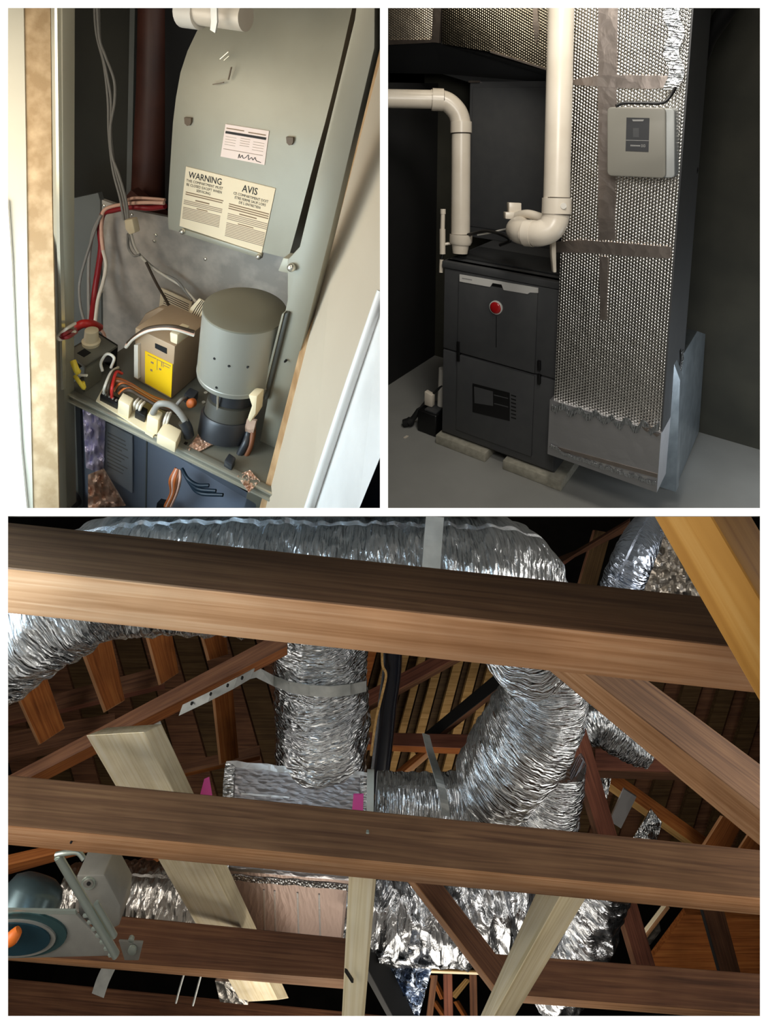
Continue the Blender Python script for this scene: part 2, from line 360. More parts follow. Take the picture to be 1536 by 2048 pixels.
for x, y in ((916, 694), (916, 714), (1077, 733), (1077, 760)):
    fpanel('latch_slot', [(x - 3, y - 11), (x + 3, y - 10), (x + 3, y + 9), (x - 3, y + 8)], 'black', .012, bev=.001)
vw = fpanel('sight_window', [(945, 767), (1019, 786), (1019, 842), (945, 824)], 'black', .0105, back=-.004)
fpanel('burner_view', [(948, 773), (986, 783), (986, 812), (949, 806)], 'charcoal', .0112, parent=vw, back=-.009)
fpanel('burner_bar', [(988, 789), (1016, 796), (1016, 798), (988, 791)], 'charcoal', .0112, parent=vw, back=-.009)
fpanel('burner_bar', [(988, 806), (1016, 813), (1016, 815), (988, 808)], 'charcoal', .0112, parent=vw, back=-.009)
for k in range(7): fpanel('louvre', [(1022, 789 + k * 7.4), (1032, 792 + k * 7.4), (1032, 794.5 + k * 7.4), (1022, 791.5 + k * 7.4)], 'black', .0088, back=-.006)
fpanel('rating_label', [(983, 871), (994, 874), (994, 877), (983, 874)], 'black', .002)
# top of furnace: stepped dark trays and collar
MB().box(B, UF + .03, -.03, .08, .30, ZT, ZT + .012).build('top_plate', 'charcoal_dark', fur, bev=.003)
# coil cabinet on the furnace
c0 = B.co(B.hit(937, 445, 'w', ZT)); VC = max(.25, min(.5, c0[1]))
def cv(px, py): return B.co(B.hit(px, py, 'v', VC))
zc1 = cv(937, 163)[2]; uc0 = cv(937, 300)[0]
coil = thing('coil_cabinet', 'tall charcoal coil cabinet standing on the furnace behind the white pipes', 'cabinet', B.pt(-.25, VC + .2, ZT))
MB().box(B, uc0, -.01, VC, .80, ZT, zc1).build('casing', 'charcoal', coil, bev=.004)
MB().box(B, uc0 + .02, -.03, VC - .006, VC + .01, ZT + .06, zc1 - .03).build('front_panel', 'charcoal', coil, bev=.003)
MB().box(B, uc0 - .003, uc0 + .06, VC - .012, VC + .004, zc1 - .006, zc1 + .004).build('foil_corner', 'foil_tape', coil)
# overhead trunk: foil wrapped duct coming from the left, and the plenum
VT = VC - .22
def tv(px, py, v=VT): return B.hit(px, py, 'v', v)
lm = MB()
a = [tv(771, 86), tv(867, 80), tv(885, -160), tv(771, -160)]
lm.prism(a, B.v * .55, gf=B)
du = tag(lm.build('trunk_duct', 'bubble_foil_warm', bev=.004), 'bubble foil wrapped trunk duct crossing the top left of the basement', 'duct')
MB().prism([tv(862, 84, VT - .006), tv(878, 86, VT - .006), tv(893, -160, VT - .006), tv(880, -160, VT - .006)], B.v * .02).build('corner_tape', 'foil_tape', du)
tb = B.co(tv(800, 84))[2]
MB().prism([tv(771, 90, VT - .004), tv(868, 85, VT - .004), tv(868, 79, VT - .004), tv(771, 80, VT - .004)], B.v * .02).build('edge_tape', 'foil_tape', du)
pm = MB()
a = [tv(884, 88, VT - .01), tv(980, 104, VT - .01), tv(1100, 142, VT - .01), tv(1170, 160, VT - .01), tv(1175, -160, VT - .01), tv(884, -160, VT - .01)]
pm.prism(a, B.v * .40, gf=B)
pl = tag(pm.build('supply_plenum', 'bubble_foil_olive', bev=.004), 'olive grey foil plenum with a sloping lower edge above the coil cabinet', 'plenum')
MB().prism([tv(1066, 10, VT - .016), tv(1074, 10, VT - .016), tv(1078, 60, VT - .016), tv(1072, 90, VT - .016), tv(1066, 55, VT - .016)], B.v * .008).build('tape_wrinkle', 'foil_tape', pl)
MB().prism([tv(980, 101, VT - .013), tv(1100, 139, VT - .013), tv(1100, 143, VT - .013), tv(980, 105, VT - .013)], B.v * .01).build('edge_tape', 'foil_tape', pl)
m = MB()   # black underside drop between trunk and coil cabinet
m.prism([tv(772, 88, VT + .02), tv(868, 84, VT + .02), tv(1110, 146, VT + .02), tv(1150, 170, VC + .03), tv(937, 164, VC + .03), tv(885, 148, VC + .03), tv(772, 146, VC + .03)], B.v * .2 + V((0, 0, .1)))
tag(m.build('transition_boot', 'charcoal_dark'), 'black sheet metal transition under the trunk duct', 'duct')
# white vent pipes
def pipepath(pxs): return [P(*q) for q in pxs]
dl = 2.93
def pr(px): return px / 2 / F
vl = thing('intake_pipe', 'white plastic pipe elbowing down onto the left of the furnace top', 'pipe', P(922, 506, dl))
RL = pr(38) * dl
MB().tube(pipepath([(770.5, 197, dl), (868, 199, dl)]), RL, 28).build('horizontal_pipe', 'pvc', vl, smooth=50)
el = smoothpath(pipepath([(862, 199, dl), (878, 199, dl), (897, 206, dl), (914, 224, dl), (921, 245, dl), (922, 262, dl)]), 6)
e1 = MB().tube(el, RL * 1.06, 28).build('elbow', 'pvc', vl, smooth=50)
MB().tube(pipepath([(864, 199, dl), (886, 200, dl)]), RL * 1.2, 28).build('elbow_hub', 'pvc', e1, smooth=40)
MB().tube(pipepath([(922, 244, dl), (922, 266, dl)]), RL * 1.14, 28).build('elbow_hub', 'pvc', e1, smooth=40)
MB().tube(pipepath([(922, 262, dl), (921, 474, dl)]), RL, 28).build('vertical_pipe', 'pvc', vl, smooth=50)
MB().tube(pipepath([(922, 266, dl), (922, 268.5, dl)]), RL * 1.012, 28).build('joint_line', 'joint_dark', vl)
MB().tube(pipepath([(886, 200, dl), (887.5, 200, dl)]), RL * 1.07, 28).build('joint_line', 'joint_dark', vl)
MB().tube(pipepath([(921, 468, dl), (921, 470, dl)]), RL * 1.012, 28).build('joint_line', 'joint_dark', vl)
MB().tube(pipepath([(922, 469, dl), (921.5, 483, dl), (921, 489, dl)]), [RL * 1.2, RL * 1.2, RL * 1.05], 28).build('coupling', 'pvc', vl, smooth=40)
MB().tube(pipepath([(921, 486, dl), (920, 507, dl)]), [RL * .95, RL * .78], 28).build('reducer', 'pvc', vl, smooth=40)
tag(MB().tube([B.hit(921, 502, 'w', ZT + .012) + V((0, 0, 0)), B.hit(921, 502, 'w', ZT + .012) + V((0, 0, .02))], RL * .95, 24).build('rubber_collar', 'black', smooth=40), 'black rubber collar under the intake pipe on the furnace top', 'collar')
cp = thing('condensate_vent', 'thin white plastic tube standing beside the intake pipe', 'pipe', P(884, 544, 2.95))
dd = 2.95
MB().tube(pipepath([(886, 420, dd), (885, 460, dd)]), pr(9) * dd, 16).build('upper_tube', 'pvc', cp, smooth=50)
MB().tube(pipepath([(885, 458, dd), (885, 508, dd)]), pr(12) * dd, 16).build('lower_tube', 'pvc', cp, smooth=50)
MB().tube(pipepath([(886, 418, dd), (886, 428, dd)]), pr(11) * dd, 16).build('cap', 'pvc', cp, smooth=50)
MB().tube(pipepath([(885, 489, dd), (906, 486, dd)]), pr(6) * dd, 12).build('branch', 'pvc', cp, smooth=50)
MB().tube(pipepath([(883, 519, dd), (882, 545, dd)]), pr(8) * dd, 16).build('tail', 'pvc', cp, smooth=50)
MB().tube(pipepath([(885, 508, dd), (883, 520, dd)]), pr(5) * dd, 12).build('stem', 'black', cp, smooth=50)
dr = 2.30
RR = pr(52) * dr
vr = thing('exhaust_pipe', 'large white plastic pipe dropping to a swept elbow in front of the foil duct', 'pipe', P(1112, 500, dr))
MB().tube(pipepath([(1124, -60, dr), (1113, 402, dr)]), RR, 32).build('vertical_pipe', 'pvc', vr, smooth=50)
MB().tube(pipepath([(1113.5, 396, dr), (1113, 427, dr)]), RR * 1.11, 32).build('elbow_hub', 'pvc', vr, smooth=40)
el = smoothpath(pipepath([(1112, 420, dr), (1110, 440, dr), (1100, 458, dr), (1082, 466, dr + .01), (1066, 467, dr + .03)]), 7)
e1 = MB().tube(el, RR * 1.02, 32).build('elbow', 'pvc', vr, smooth=50)
MB().tube(pipepath([(1068, 467, dr + .028), (1052, 466, dr + .05)]), RR * 1.05, 32).build('elbow_socket', 'pvc', vr, smooth=40)
MB().tube(pipepath([(1113.6, 394, dr), (1113.5, 396.5, dr)]), RR * 1.012, 32).build('joint_line', 'joint_dark', vr)
MB().tube(pipepath([(1113, 426.5, dr), (1112.8, 428.5, dr)]), RR * 1.04, 32).build('joint_line', 'joint_dark', vr)
MB().tube(pipepath([(1069.5, 467, dr + .026), (1067.5, 467, dr + .029)]), RR * 1.03, 32).build('joint_line', 'joint_dark', vr)
el = smoothpath(pipepath([(1056, 466, dr + .045), (1040, 463, dr + .09), (1036, 458, dr + .17), (1046, 452, dr + .28)]), 7)
MB().tube(el, RR * .98, 32).build('rear_elbow', 'pvc', vr, smooth=50)
lg = MB().lathe(P(1127, 412, dr - RR * 1.12), -AF, [(-.002, .011), (.001, .011)], 20).build('size_mark', 'pvc_grey', vr)
wb = thing('switch_box', 'small white switch box with a white hose above the exhaust elbow', 'switch', P(1030, 425, 2.7))
MB().prism([P(1018, 405, 2.62), P(1043, 406, 2.62), P(1043, 432, 2.62), P(1018, 430, 2.62)], AF * .05).build('cover', 'pvc', wb, bev=.003)
MB().prism([P(1011, 424, 2.60), P(1050, 426, 2.60), P(1050, 440, 2.60), P(1011, 438, 2.60)], AF * .05).build('base', 'pvc', wb, bev=.003)
MB().tube(smoothpath(pipepath([(1034, 432, 2.55), (1055, 428, 2.5), (1078, 434, 2.45), (1090, 440, 2.42)]), 6), .018, 14).build('hose', 'pvc', wb, smooth=60)
tag(MB().prism([P(1103, 480, 2.36), P(1112, 481, 2.36), P(1113, 545, 2.36), P(1107, 545, 2.36), P(1104, 512, 2.36)], AF * .03).build('drain_fitting', 'pvc', bev=.002), 'narrow white drain fitting between the furnace and the foil duct', 'fitting')
wire('thermostat_wire', [(955, 470, 2.85), (980, 466, 2.8), (995, 462, 2.75), (1012, 458, 2.7)], .004, 'pvc_grey', label='thin pale wire on the dark furnace top', cat='wire')
wire('furnace_cable', [(935, 470, 2.9), (970, 462, 2.8), (1000, 468, 2.7), (1020, 480, 2.65), (1000, 490, 2.7)], .008, 'black', label='black cable looping over the furnace top behind the elbow', cat='cable')
# foil wrapped return duct
VD0 = -.08
def dv(px, py, v=VD0): return B.hit(px, py, 'v', v)
def dc(px, py, v=VD0): return B.co(dv(px, py, v))
ud0, ud1 = dc(1112, 720)[0], dc(1328, 760)[0]
zd0 = dc(1230, 952)[2]
ret = thing('return_duct', 'tall bubble foil wrapped return air duct beside the furnace', 'duct', B.pt((ud0 + ud1) / 2, .1, zd0))
def duct_box(u0, u1, v0, v1, z0, z1):
    m = MB(); fr = B
    c = [(u0, v0), (u1, v0), (u1, v1), (u0, v1)]; L = 0
    for i in range(4):
        (a0, b0), (a1, b1) = c[i], c[(i + 1) % 4]; l = math.hypot(a1 - a0, b1 - b0)
        ps = [fr.pt(a0, b0, z0), fr.pt(a1, b1, z0), fr.pt(a1, b1, z1), fr.pt(a0, b0, z1)]
        m.add(ps, [(0, 1, 2, 3)], 0, [V((L, z0, 0)), V((L + l, z0, 0)), V((L + l, z1, 0)), V((L, z1, 0))]); L += l
    m.add([fr.pt(a, b, z0) for a, b in c], [(3, 2, 1, 0)]); m.add([fr.pt(a, b, z1) for a, b in c], [(0, 1, 2, 3)])
    return m
zb1 = dc(1230, 838)[2]
duct_box(ud0, ud1, VD0, .26, zb1, 2.9).build('foil_wrap', 'bubble_foil', ret)
bt = duct_box(ud0 - .014, ud1 + .006, VD0 - .012, .27, zd0, zb1 + .005).build('lower_boot_wrap', 'foil_flat', ret, bev=.02, seg=4)
def dband(name, pxs, mt, proud=.004, parent=ret, th=.004):
    return MB().prism([dv(x, y, VD0 - proud) for x, y in pxs], B.v * th).build(name, mt, parent)
dband('tape_band', [(1108, 484), (1160, 480), (1230, 485), (1341, 494), (1341, 517), (1250, 512), (1180, 506), (1112, 505)], 'foil_tape')
dband('tape_band', [(1140, 160), (1200, 150), (1260, 150), (1330, 152), (1362, 150), (1362, 172), (1300, 178), (1240, 176), (1150, 170)], 'foil_tape')
dband('seam_tape', [(1196, -40), (1236, -40), (1230, 480), (1196, 480)], 'foil_tape', .003)
dband('seam_tape', [(1198, 512), (1216, 514), (1214, 640), (1200, 640)], 'foil_tape', .003)
# crumpled foil edge on the boot
m = MB(); pts = []
for i in range(26):
    t = i / 25; x = 1103 + t * 216; y = 812 + t * 50 + 7 * math.sin(i * 1.7) + random.uniform(-4, 4)
    pts.append(dv(x, y, VD0 - .014 - .006 * abs(math.sin(i * 2.3))))
m.ribbon(pts, B.w * .028, .002); m.build('crumpled_foil_edge', 'foil_crinkle', ret)
m = MB(); pts = []
for i in range(30):
    t = i / 29; x = 1100 + t * 212; y = 889 + 12 * math.sin(min(t * 6, 1.57)) + t * 66 + random.uniform(-2, 2)
    pts.append(dv(x, y, VD0 - .016 - .004 * random.random()))
m.ribbon(pts, B.w * .014, .002); m.build('crumpled_foil_edge', 'foil_crinkle', ret)
dband('lower_tape', [(1112, 893), (1315, 948), (1314, 956), (1112, 900)], 'foil_tape', .0135)
m = MB(); random.seed(11)
for i in range(9):
    x = 1165 + i * 15 + random.uniform(-4, 4); y = 912 + i * 5.2; s = random.uniform(3, 7)
    m.prism([dv(x - s, y - 2, VD0 - .0128), dv(x + s, y + 1, VD0 - .0128), dv(x + s * .3, y + 9, VD0 - .0128)], B.v * .002)
m.build('arrow_print', 'print_grey', ret)
m = MB()
for i in range(8):
    x = 1286 + random.uniform(-14, 26); y = 852 + random.uniform(-8, 14); s = random.uniform(4, 9)
    m.prism([dv(x - s, y, VD0 - .017), dv(x + s, y + 3, VD0 - .02), dv(x + s * .2, y + s, VD0 - .017)], B.v * .004)
m.build('torn_foil_flap', 'foil_tape', ret)
m = MB()   # crumpled foil on the right upper edge
pts = [dv(1348 + 10 * math.sin(i * .9) * .6, -30 + i * 11, VD0 - .01 - .012 * abs(math.sin(i * 1.3))) for i in range(20)]
m.ribbon(pts, B.u * .05, .003); m.build('crumpled_corner_foil', 'foil_crinkle', ret)
MB().box(B, ud1 + .0005, ud1 + .006, VD0 + .002, .255, zb1, 2.9).build('side_sheet', 'charcoal', ret)
# galvanised return boot
gb = thing('return_boot', 'bluish galvanised sheet metal boot behind the foil duct at floor level', 'duct', floorpt(1370, 930))
ug = B.co(floorpt(1349, 982))[0]
def gu(px, py): return B.hit(px, py, 'u', ug)
MB().prism([gu(1349, 982), gu(1398, 863), gu(1411, 668), gu(1395, 662), gu(1366, 710), gu(1356, 800)], -B.u * .36).build('side_sheet', 'galvanised', gb, bev=.002)
MB().prism([dv(1313, 972, .02), dv(1352, 984, .10), dv(1360, 760, .10), dv(1338, 700, .02)], B.v * .05).build('front_flange', 'galvanised', gb)
pts = [gu(1362 - i * 1.3 + 2 * math.sin(i * 2.1), 700 + i * 21) + B.u * .004 for i in range(10)]
MB().ribbon(pts, B.v * .03, .003).build('foil_tape_seam', 'foil_crinkle', gb)
# controller box
con = thing('zone_controller', 'ivory plastic control box with a dark label strapped to the foil duct', 'controller', dv(1280, 352, VD0))
fr = VD0 - .085
cc = [dv(1216, 213, fr), dv(1330, 215, fr), dv(1330, 357, fr), dv(1214, 350, fr)]
cm = []
for p, (x, y) in (((1222, 217), 0), ((0, 0), 0)) if False else []: pass
def rr_pts(x0, y0, x1, y1, r, v, n=5, dy0=0, dy1=0):
    out = []
    for (cx, cy, a0) in ((x1 - r, y0 + r, -90), (x1 - r, y1 - r, 0), (x0 + r, y1 - r, 90), (x0 + r, y0 + r, 180)):
        for k in range(n + 1):
            a = math.radians(a0 + 90 * k / n); t = (cx + r * math.cos(a) - x0) / (x1 - x0)
            out.append(dv(cx + r * math.cos(a), cy + r * math.sin(a) + (dy0 if cy < (y0 + y1) / 2 else dy1) * t, v))
    return out
MB().prism(rr_pts(1214, 214, 1331, 352, 9, fr, dy0=2, dy1=5), B.v * .085).build('housing', 'plastic_ivory', con, bev=.004, seg=3)
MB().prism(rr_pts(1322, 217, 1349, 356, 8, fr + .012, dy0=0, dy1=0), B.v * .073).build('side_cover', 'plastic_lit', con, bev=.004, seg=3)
lb = MB().prism([dv(1253, 235, fr - .001), dv(1299, 236, fr - .001), dv(1297, 304, fr - .001), dv(1251, 302, fr - .001)], B.v * .0014).build('dark_label', 'label_dark', con)
MB().prism([dv(1264, 239, fr - .0016), dv(1288, 239, fr - .0016), dv(1286, 242.5, fr - .0016), dv(1266, 242.5, fr - .0016)], B.v * .0006).build('indicator_bar', 'print_grey', lb)
MB().prism([dv(1252, 280, fr - .0016), dv(1297.5, 281, fr - .0016), dv(1297.5, 282, fr - .0016), dv(1252, 281, fr - .0016)], B.v * .0006).build('divider_line', 'print_grey', lb)
MB().prism([dv(1266, 256, fr - .0016), dv(1278, 256, fr - .0016), dv(1278, 275, fr - .0016), dv(1266, 275, fr - .0016)], B.v * .0004).build('figure_panel', 'charcoal', lb)
m = MB()
for k in range(7): m.prism([dv(1261 + k * 2.8, 289.5 + .1 * k, fr - .0016), dv(1263 + k * 2.8, 289.5 + .1 * k, fr - .0016), dv(1263 + k * 2.8, 292.5 + .1 * k, fr - .0016), dv(1261 + k * 2.8, 292.5 + .1 * k, fr - .0016)], B.v * .0005)
for k in range(2):
    for a, b_, c_, d_ in ((0, 0, 3.4, .8), (0, 4.6, 3.4, 5.4), (0, 0, .8, 5.4), (2.6, 0, 3.4, 5.4)):
        x, y = 1282 + k * 5, 289; m.prism([dv(x + a, y + b_, fr - .0016), dv(x + c_, y + b_, fr - .0016), dv(x + c_, y + d_, fr - .0016), dv(x + a, y + d_, fr - .0016)], B.v * .0005)
m.build('small_print', 'print_grey', lb)
wire('controller_cable', [(1232, 212, 2.02), (1250, 206, 2.02), (1290, 206, 2.0), (1326, 205, 1.98), (1342, 190, 1.98), (1350, 176, 2.0)], .006, 'black', label='black cable looped over the top of the control box', cat='cable')
# flex hose and black conduit at right
hose = thing('black_hose', 'thick black hose curving up to the right beside the foil duct', 'hose', P(1392, 340, 2.45))
MB().tube(smoothpath([P(1490, -30, 2.5), P(1440, 40, 2.48), P(1410, 85, 2.46), P(1399, 130, 2.45), P(1394, 170, 2.45)], 8), [.036] * 20 + [.034 - .0016 * k for k in range(13)], 16).build('hose', 'black', hose, smooth=60)
MB().tube([P(1394, 168, 2.45), P(1385, 285, 2.45)], .007, 10).build('braided_wire', 'galvanised', hose, smooth=60)
MB().tube(smoothpath([P(1385, 283, 2.45), P(1384, 320, 2.45), P(1386, 345, 2.45), P(1379, 368, 2.45)], 6), [.005, .006, .007, .008, .008, .009, .010, .012, .014, .017, .019, .019, .017, .014, .011, .008, .006, .004, .003], 14).build('bulb_end', 'black', hose, smooth=60)
tag(MB().prism([P(1400, -20, 2.44), P(1406, -20, 2.44), P(1402, 66, 2.44), P(1397, 72, 2.44)], AF * .01).build('foil_strip', 'foil_crinkle'), 'narrow shiny foil strip hanging beside the thick black hose', 'foil strip')
# condensate pump by the furnace
pmp = thing('condensate_pump', 'small black condensate pump on the floor left of the furnace', 'pump', floorpt(855, 872))
fb = floorpt(846, 866); pf = Frame(fb, B.u, B.v, B.w); s = .001
MB().box(pf, -.035, .075, 0, .13, 0, .115).build('reservoir', 'black', pmp, bev=.008, seg=3)
MB().box(pf, .0, .068, .01, .12, .115, .125).build('lid', 'label_dark', pmp, bev=.003)
MB().tube(smoothpath([pf.pt(-.09, -.0, .025), pf.pt(-.07, .02, .05), pf.pt(-.02, .05, .14), pf.pt(.06, .08, .24)], 6), [.022] * 5 + [.014] * 5 + [.006] * 9, 10).build('cord', 'black_matte', pmp, smooth=60)
MB().tube(smoothpath([pf.pt(-.11, -.01, .02), pf.pt(-.09, 0, .03)], 3), .02, 10).build('plug', 'black_matte', pmp, smooth=60)
MB().tube([pf.pt(.052, .09, .126), pf.pt(.052, .10, .32)], .022, 16).build('bottle_body', 'pvc_grey', thing('trap_bottle', 'translucent drain trap behind the black condensate pump', 'trap', pf.pt(.1, .09, .12)), smooth=50)
tag(MB().prism([pf.pt(-.02, .04, .127), pf.pt(.025, .04, .127), pf.pt(.025, .04, .19), pf.pt(-.02, .04, .20)], B.v * .03).build('float_switch', 'pvc', bev=.004), 'small white float switch on the black condensate pump', 'switch')
tag(MB().prism([floorpt(807, 876), floorpt(813, 872), floorpt(817, 873), floorpt(811, 877)], V((0, 0, .004))).build('plastic_scrap', 'pvc'), 'tiny white scrap lying on the concrete floor', 'scrap')
# ================================================================== ROOM 3: attic framing and foil ducts seen from below
wood('wood_aged', '#5E4230', '#77573E', '#8C6A4C'); wood('wood_edge', '#A07048', '#B88860', '#C99E78')
foil('foil_box', '#B4B2B6', rough=.35, crinkle=.5, cscale=60, stretch=(.6, 2, 2), dist=.004); foil('foil_streak', '#B7A298', rough=.5, crinkle=.4, cscale=30, stretch=(3, .3, .3), dist=.004); foil('edge_foil', '#E6E4E2', rough=.35, crinkle=.3, cscale=40)
wood('wood_dark', '#4E3426', '#684632', '#7E5A40'); wood('wood_red', '#5C372C', '#764838', '#8A5844')
wood('wood_orange', '#7A431D', '#9A5A2A', '#B0703A'); wood('wood_pale', '#DCCBA2', '#EEE0BE', '#F6ECD4', s=.8)
wood('wood_pale_side', '#D2C29A', '#E4D6B2', '#F0E6CA', s=.8); wood('wood_gold', '#A8742F', '#BE8A40', '#CC9C55', s=.4)
wood('wood_plank_tan', '#8A6A3A', '#A88450', '#BE9A66'); wood('wood_plank_dark', '#3B2A18', '#4E3A22', '#5E4A2E')
mat('strap_metal', '#C9CCC9', '#B4B8B6', rough=.4, metal=.35, scale=30)
mat('pipe_black', '#0D1018', rough=.25)
mat('pink_tape', '#F25CAE', rough=.5)
mat('collar_pale', '#C9CBC2', rough=.5)
mat('can_metal', '#64777C', '#54686E', rough=.3, metal=.6, scale=12)
mat('plate_metal', '#9C9A93', '#8C8B85', rough=.4, metal=.4, scale=20)
mat('teal_dark', '#22424E', rough=.25, metal=.4)
mat('teal_rim', '#2F4A4C', rough=.35, metal=.3)
mat('bolt_metal', '#B9C4BC', rough=.3, metal=.7)
mat('orange_plastic', '#F07A28', rough=.45)
LASTQ = []
def beam(name, ea, eb, da, db, k, mats, label=None, cat='timber', group=None, parent=None, mis=(0, 0, 0, 1, 0, 0), bev=.0012):
    def quad(e, d):
        la = math.dist(e[0], e[1]) / F * d; lb = math.dist(e[2], e[1]) / F * d
        p1 = P(*e[1], d); p0 = P(*e[0], d + k * la); p2 = P(*e[2], d + lb / k); return [p0, p1, p2, p0 + p2 - p1]
    a, b = quad(ea, da), quad(eb, db); LASTQ[:] = [a, b]; L = (b[1] - a[1]).length; w0 = (a[0] - a[1]).length; w2 = (a[2] - a[1]).length
    ga = [V((0, w0, 0)), V((0, 0, 0)), V((0, 0, w2)), V((0, w0, w2))]; gb = [g + V((L, 0, 0)) for g in ga]
    m = MB().hexa(a, b, 0, ga, gb, mis)
    o = m.build(name, mats, parent, bev=bev, seg=1)
    if not parent and label: tag(o, label, cat, group)
    return o
def flex(name, pxs, r, mt, label=None, cat='duct', group=None, parent=None, wr=.035, seg=56, n=26, cap=True, pitch=.028, seed=0):
    pts = smoothpath([P(*q[:3]) for q in pxs], n)
    rl = [q[3] / F * q[2] for q in pxs] if len(pxs[0]) > 3 else None
    rs = []
    for i in range(len(pts)):
        t = min(i / n, len(pxs) - 1 - 1e-6); j = int(t); f = t - j
        rs.append(rl[j] * (1 - f) + rl[j + 1] * f if rl else r)
    def wob(L, a):
        q = V((L * 22 + seed, math.cos(a) * 2.2, math.sin(a) * 2.2))
        return 1 + wr * (.45 * math.sin(2 * math.pi * L / pitch + 1.2 * math.sin(a + seed)) + 1.5 * noise.noise(q) + .9 * noise.noise(q * 2.7))
    m = MB().tube(pts, rs, seg, cap=cap, wob=wob)
    o = m.build(name, mt, parent, smooth=50)
    if not parent and label: tag(o, label, cat, group)
    return o
def pxprism(name, pxs, d, th, mt, parent=None, bev=0):     # pxs (x,y) or (x,y,d)
    return MB().prism([P(q[0], q[1], q[2] if len(q) > 2 else d) for q in pxs], AF * th).build(name, mt, parent, bev=bev)
J = 'ceiling joists crossing the attic'
ja = beam('ceiling_joist', ((-70, 1035), (-70, 1127), (-70, 1218)), ((1600, 1213), (1600, 1307), (1600, 1396)), .62, .62, 1.7, ['wood_aged', 'wood_edge'], 'nearest and highest brown joist crossing the whole attic view', 'joist', J)
jb = beam('ceiling_joist', ((-70, 1541), (-70, 1642), (-70, 1682)), ((1600, 1708), (1600, 1803), (1600, 1838)), 1.05, 1.05, .8, ['wood_aged', 'wood_edge'], 'brown joist with a big knot crossing the middle of the attic', 'joist', J)
jc = beam('ceiling_joist', ((-70, 1801), (-70, 1902), (-70, 1914)), ((722, 1879), (722, 1961), (722, 1981)), 1.5, 1.5, .7, ['wood_dark', 'wood_edge'], 'brown joist behind the recessed light housing at lower left', 'joist', J)
jd = beam('ceiling_joist', ((985, 1907), (985, 1986), (985, 2002)), ((1620, 1955), (1620, 2036), (1620, 2050)), 1.5, 1.5, .7, ['wood_dark', 'wood_edge'], 'dark brown joist at lower right behind the pale angled stud', 'joist', J)
je = beam('ceiling_joist', ((-70, 1948), (-70, 2030), (-70, 2050)), ((770, 2031), (770, 2108), (770, 2125)), 1.95, 1.95, .7, ['wood_dark', 'wood_edge'], 'lowest brown joist along the bottom left edge', 'joist', J)
def dot(px, py, d, r, mt, parent, name): return MB().lathe(P(px, py, d), -AF, [(-.004, r), (.0006, r), (.0014, r * .6)], 12).build(name, mt, parent, smooth=50)
for x, y in ((735, 1668), (735, 1697)): dot(x, y, 1.085, .0035, 'bolt_metal', jb, 'screw_head')
dot(353, 1605, 1.125, .009, 'wood_dark', jb, 'knot'); dot(353, 1605, 1.123, .006, 'wood_edge', jb, 'knot_heart')
for x, y in ((178, 1186), (173, 1196), (219, 1207), (326, 1211), (369, 1233), (410, 1235), (793, 1279), (1140, 1294), (1275, 1337)): dot(x, y, .645, .0016, 'black_matte', ja, 'nail_hole')
for x, y in ((142, 1685), (1110, 1768), (1310, 1786)): dot(x, y, 1.068, .002, 'black_matte', jb, 'nail_hole')
# pale new studs
beam('stud', ((172, 1471), (288, 1464), (324, 1448)), ((482, 2004), (555, 2000), (578, 1996)), 1.17, 1.86, .5, ['wood_pale', 'wood_pale_side'], 'thick pale new timber with a sawn end slanting behind the two left joists', 'stud', 'pale new studs')
st2 = beam('stud', ((699, 1715), (750, 1716), (756, 1716)), ((682, 2060), (721, 2060), (727, 2060)), 1.2, 1.16, .35, ['wood_pale', 'wood_pale_side'], 'upright pale stud with a dark knot in the lower middle of the attic', 'stud', 'pale new studs')
beam('stud', ((1088, 1750), (1143, 1752), (1196, 1756)), ((950, 2055), (975, 2055), (1017, 2055)), 1.25, 1.16, 1.0, ['wood_pale', 'wood_pale_side'], 'pale stud leaning left across the lower right joist', 'stud', 'pale new studs')
beam('stud', ((1304, 1027), (1420, 1027), (1500, 1027)), ((1552, 1462), (1640, 1402), (1700, 1370)), .47, .47, .7, ['wood_gold', 'wood_gold'], 'close golden timber slanting through the top right corner', 'stud')
MB().prism([P(689, 1944, 1.168), P(694, 1946, 1.168), P(707, 1966, 1.168), P(703, 1966, 1.168)], AF * .006).build('knot', 'black_matte', st2)
# brown braces and webs
beam('brace', ((1138, 1243), (1042, 1248), (985, 1247)), ((1640, 1617), (1640, 1714), (1640, 1792)), .86, .92, .8, ['wood_aged', 'wood_edge'], 'brown brace with a light lower edge running down to the right edge', 'brace', 'truss webs')
beam('brace', ((798, 1742), (812, 1742), (868, 1746)), ((1004, 2012), (1014, 2006), (1046, 1978)), 1.36, 1.42, .8, ['wood_edge', 'wood_dark'], 'dark brown brace slanting behind the pale leaning stud', 'brace', 'truss webs')
beam('brace', ((690, 1880), (700, 1872), (742, 1860)), ((790, 2062), (800, 2060), (845, 2060)), 1.64, 1.64, .8, ['black_matte', 'wood_dark'], 'black brace at the bottom beside the upright pale stud', 'brace', 'truss webs', mis=(0, 0, 0, 0, 0, 0))
beam('brace', ((1118, 1440), (1128, 1438), (1165, 1432)), ((1286, 2010), (1296, 2008), (1332, 2003)), 1.72, 1.95, .8, ['wood_dark', 'wood_red'], 'reddish brown web passing behind the middle joist on the right', 'brace', 'truss webs')
dbr = beam('brace', ((-60, 1592), (-60, 1616), (-60, 1640)), ((575, 1256), (575, 1292), (575, 1310)), 1.62, 1.62, .8, ['wood_dark', 'wood_orange'], 'brown diagonal brace carrying a perforated strap on the left', 'brace', 'truss webs')
beam('brace', ((1398, 1815), (1404, 1814), (1446, 1812)), ((1440, 1965), (1446, 1964), (1486, 1962)), 2.0, 2.05, .8, ['black_matte', 'wood_dark'], 'short dark web behind the lower right joists', 'brace', 'truss webs')
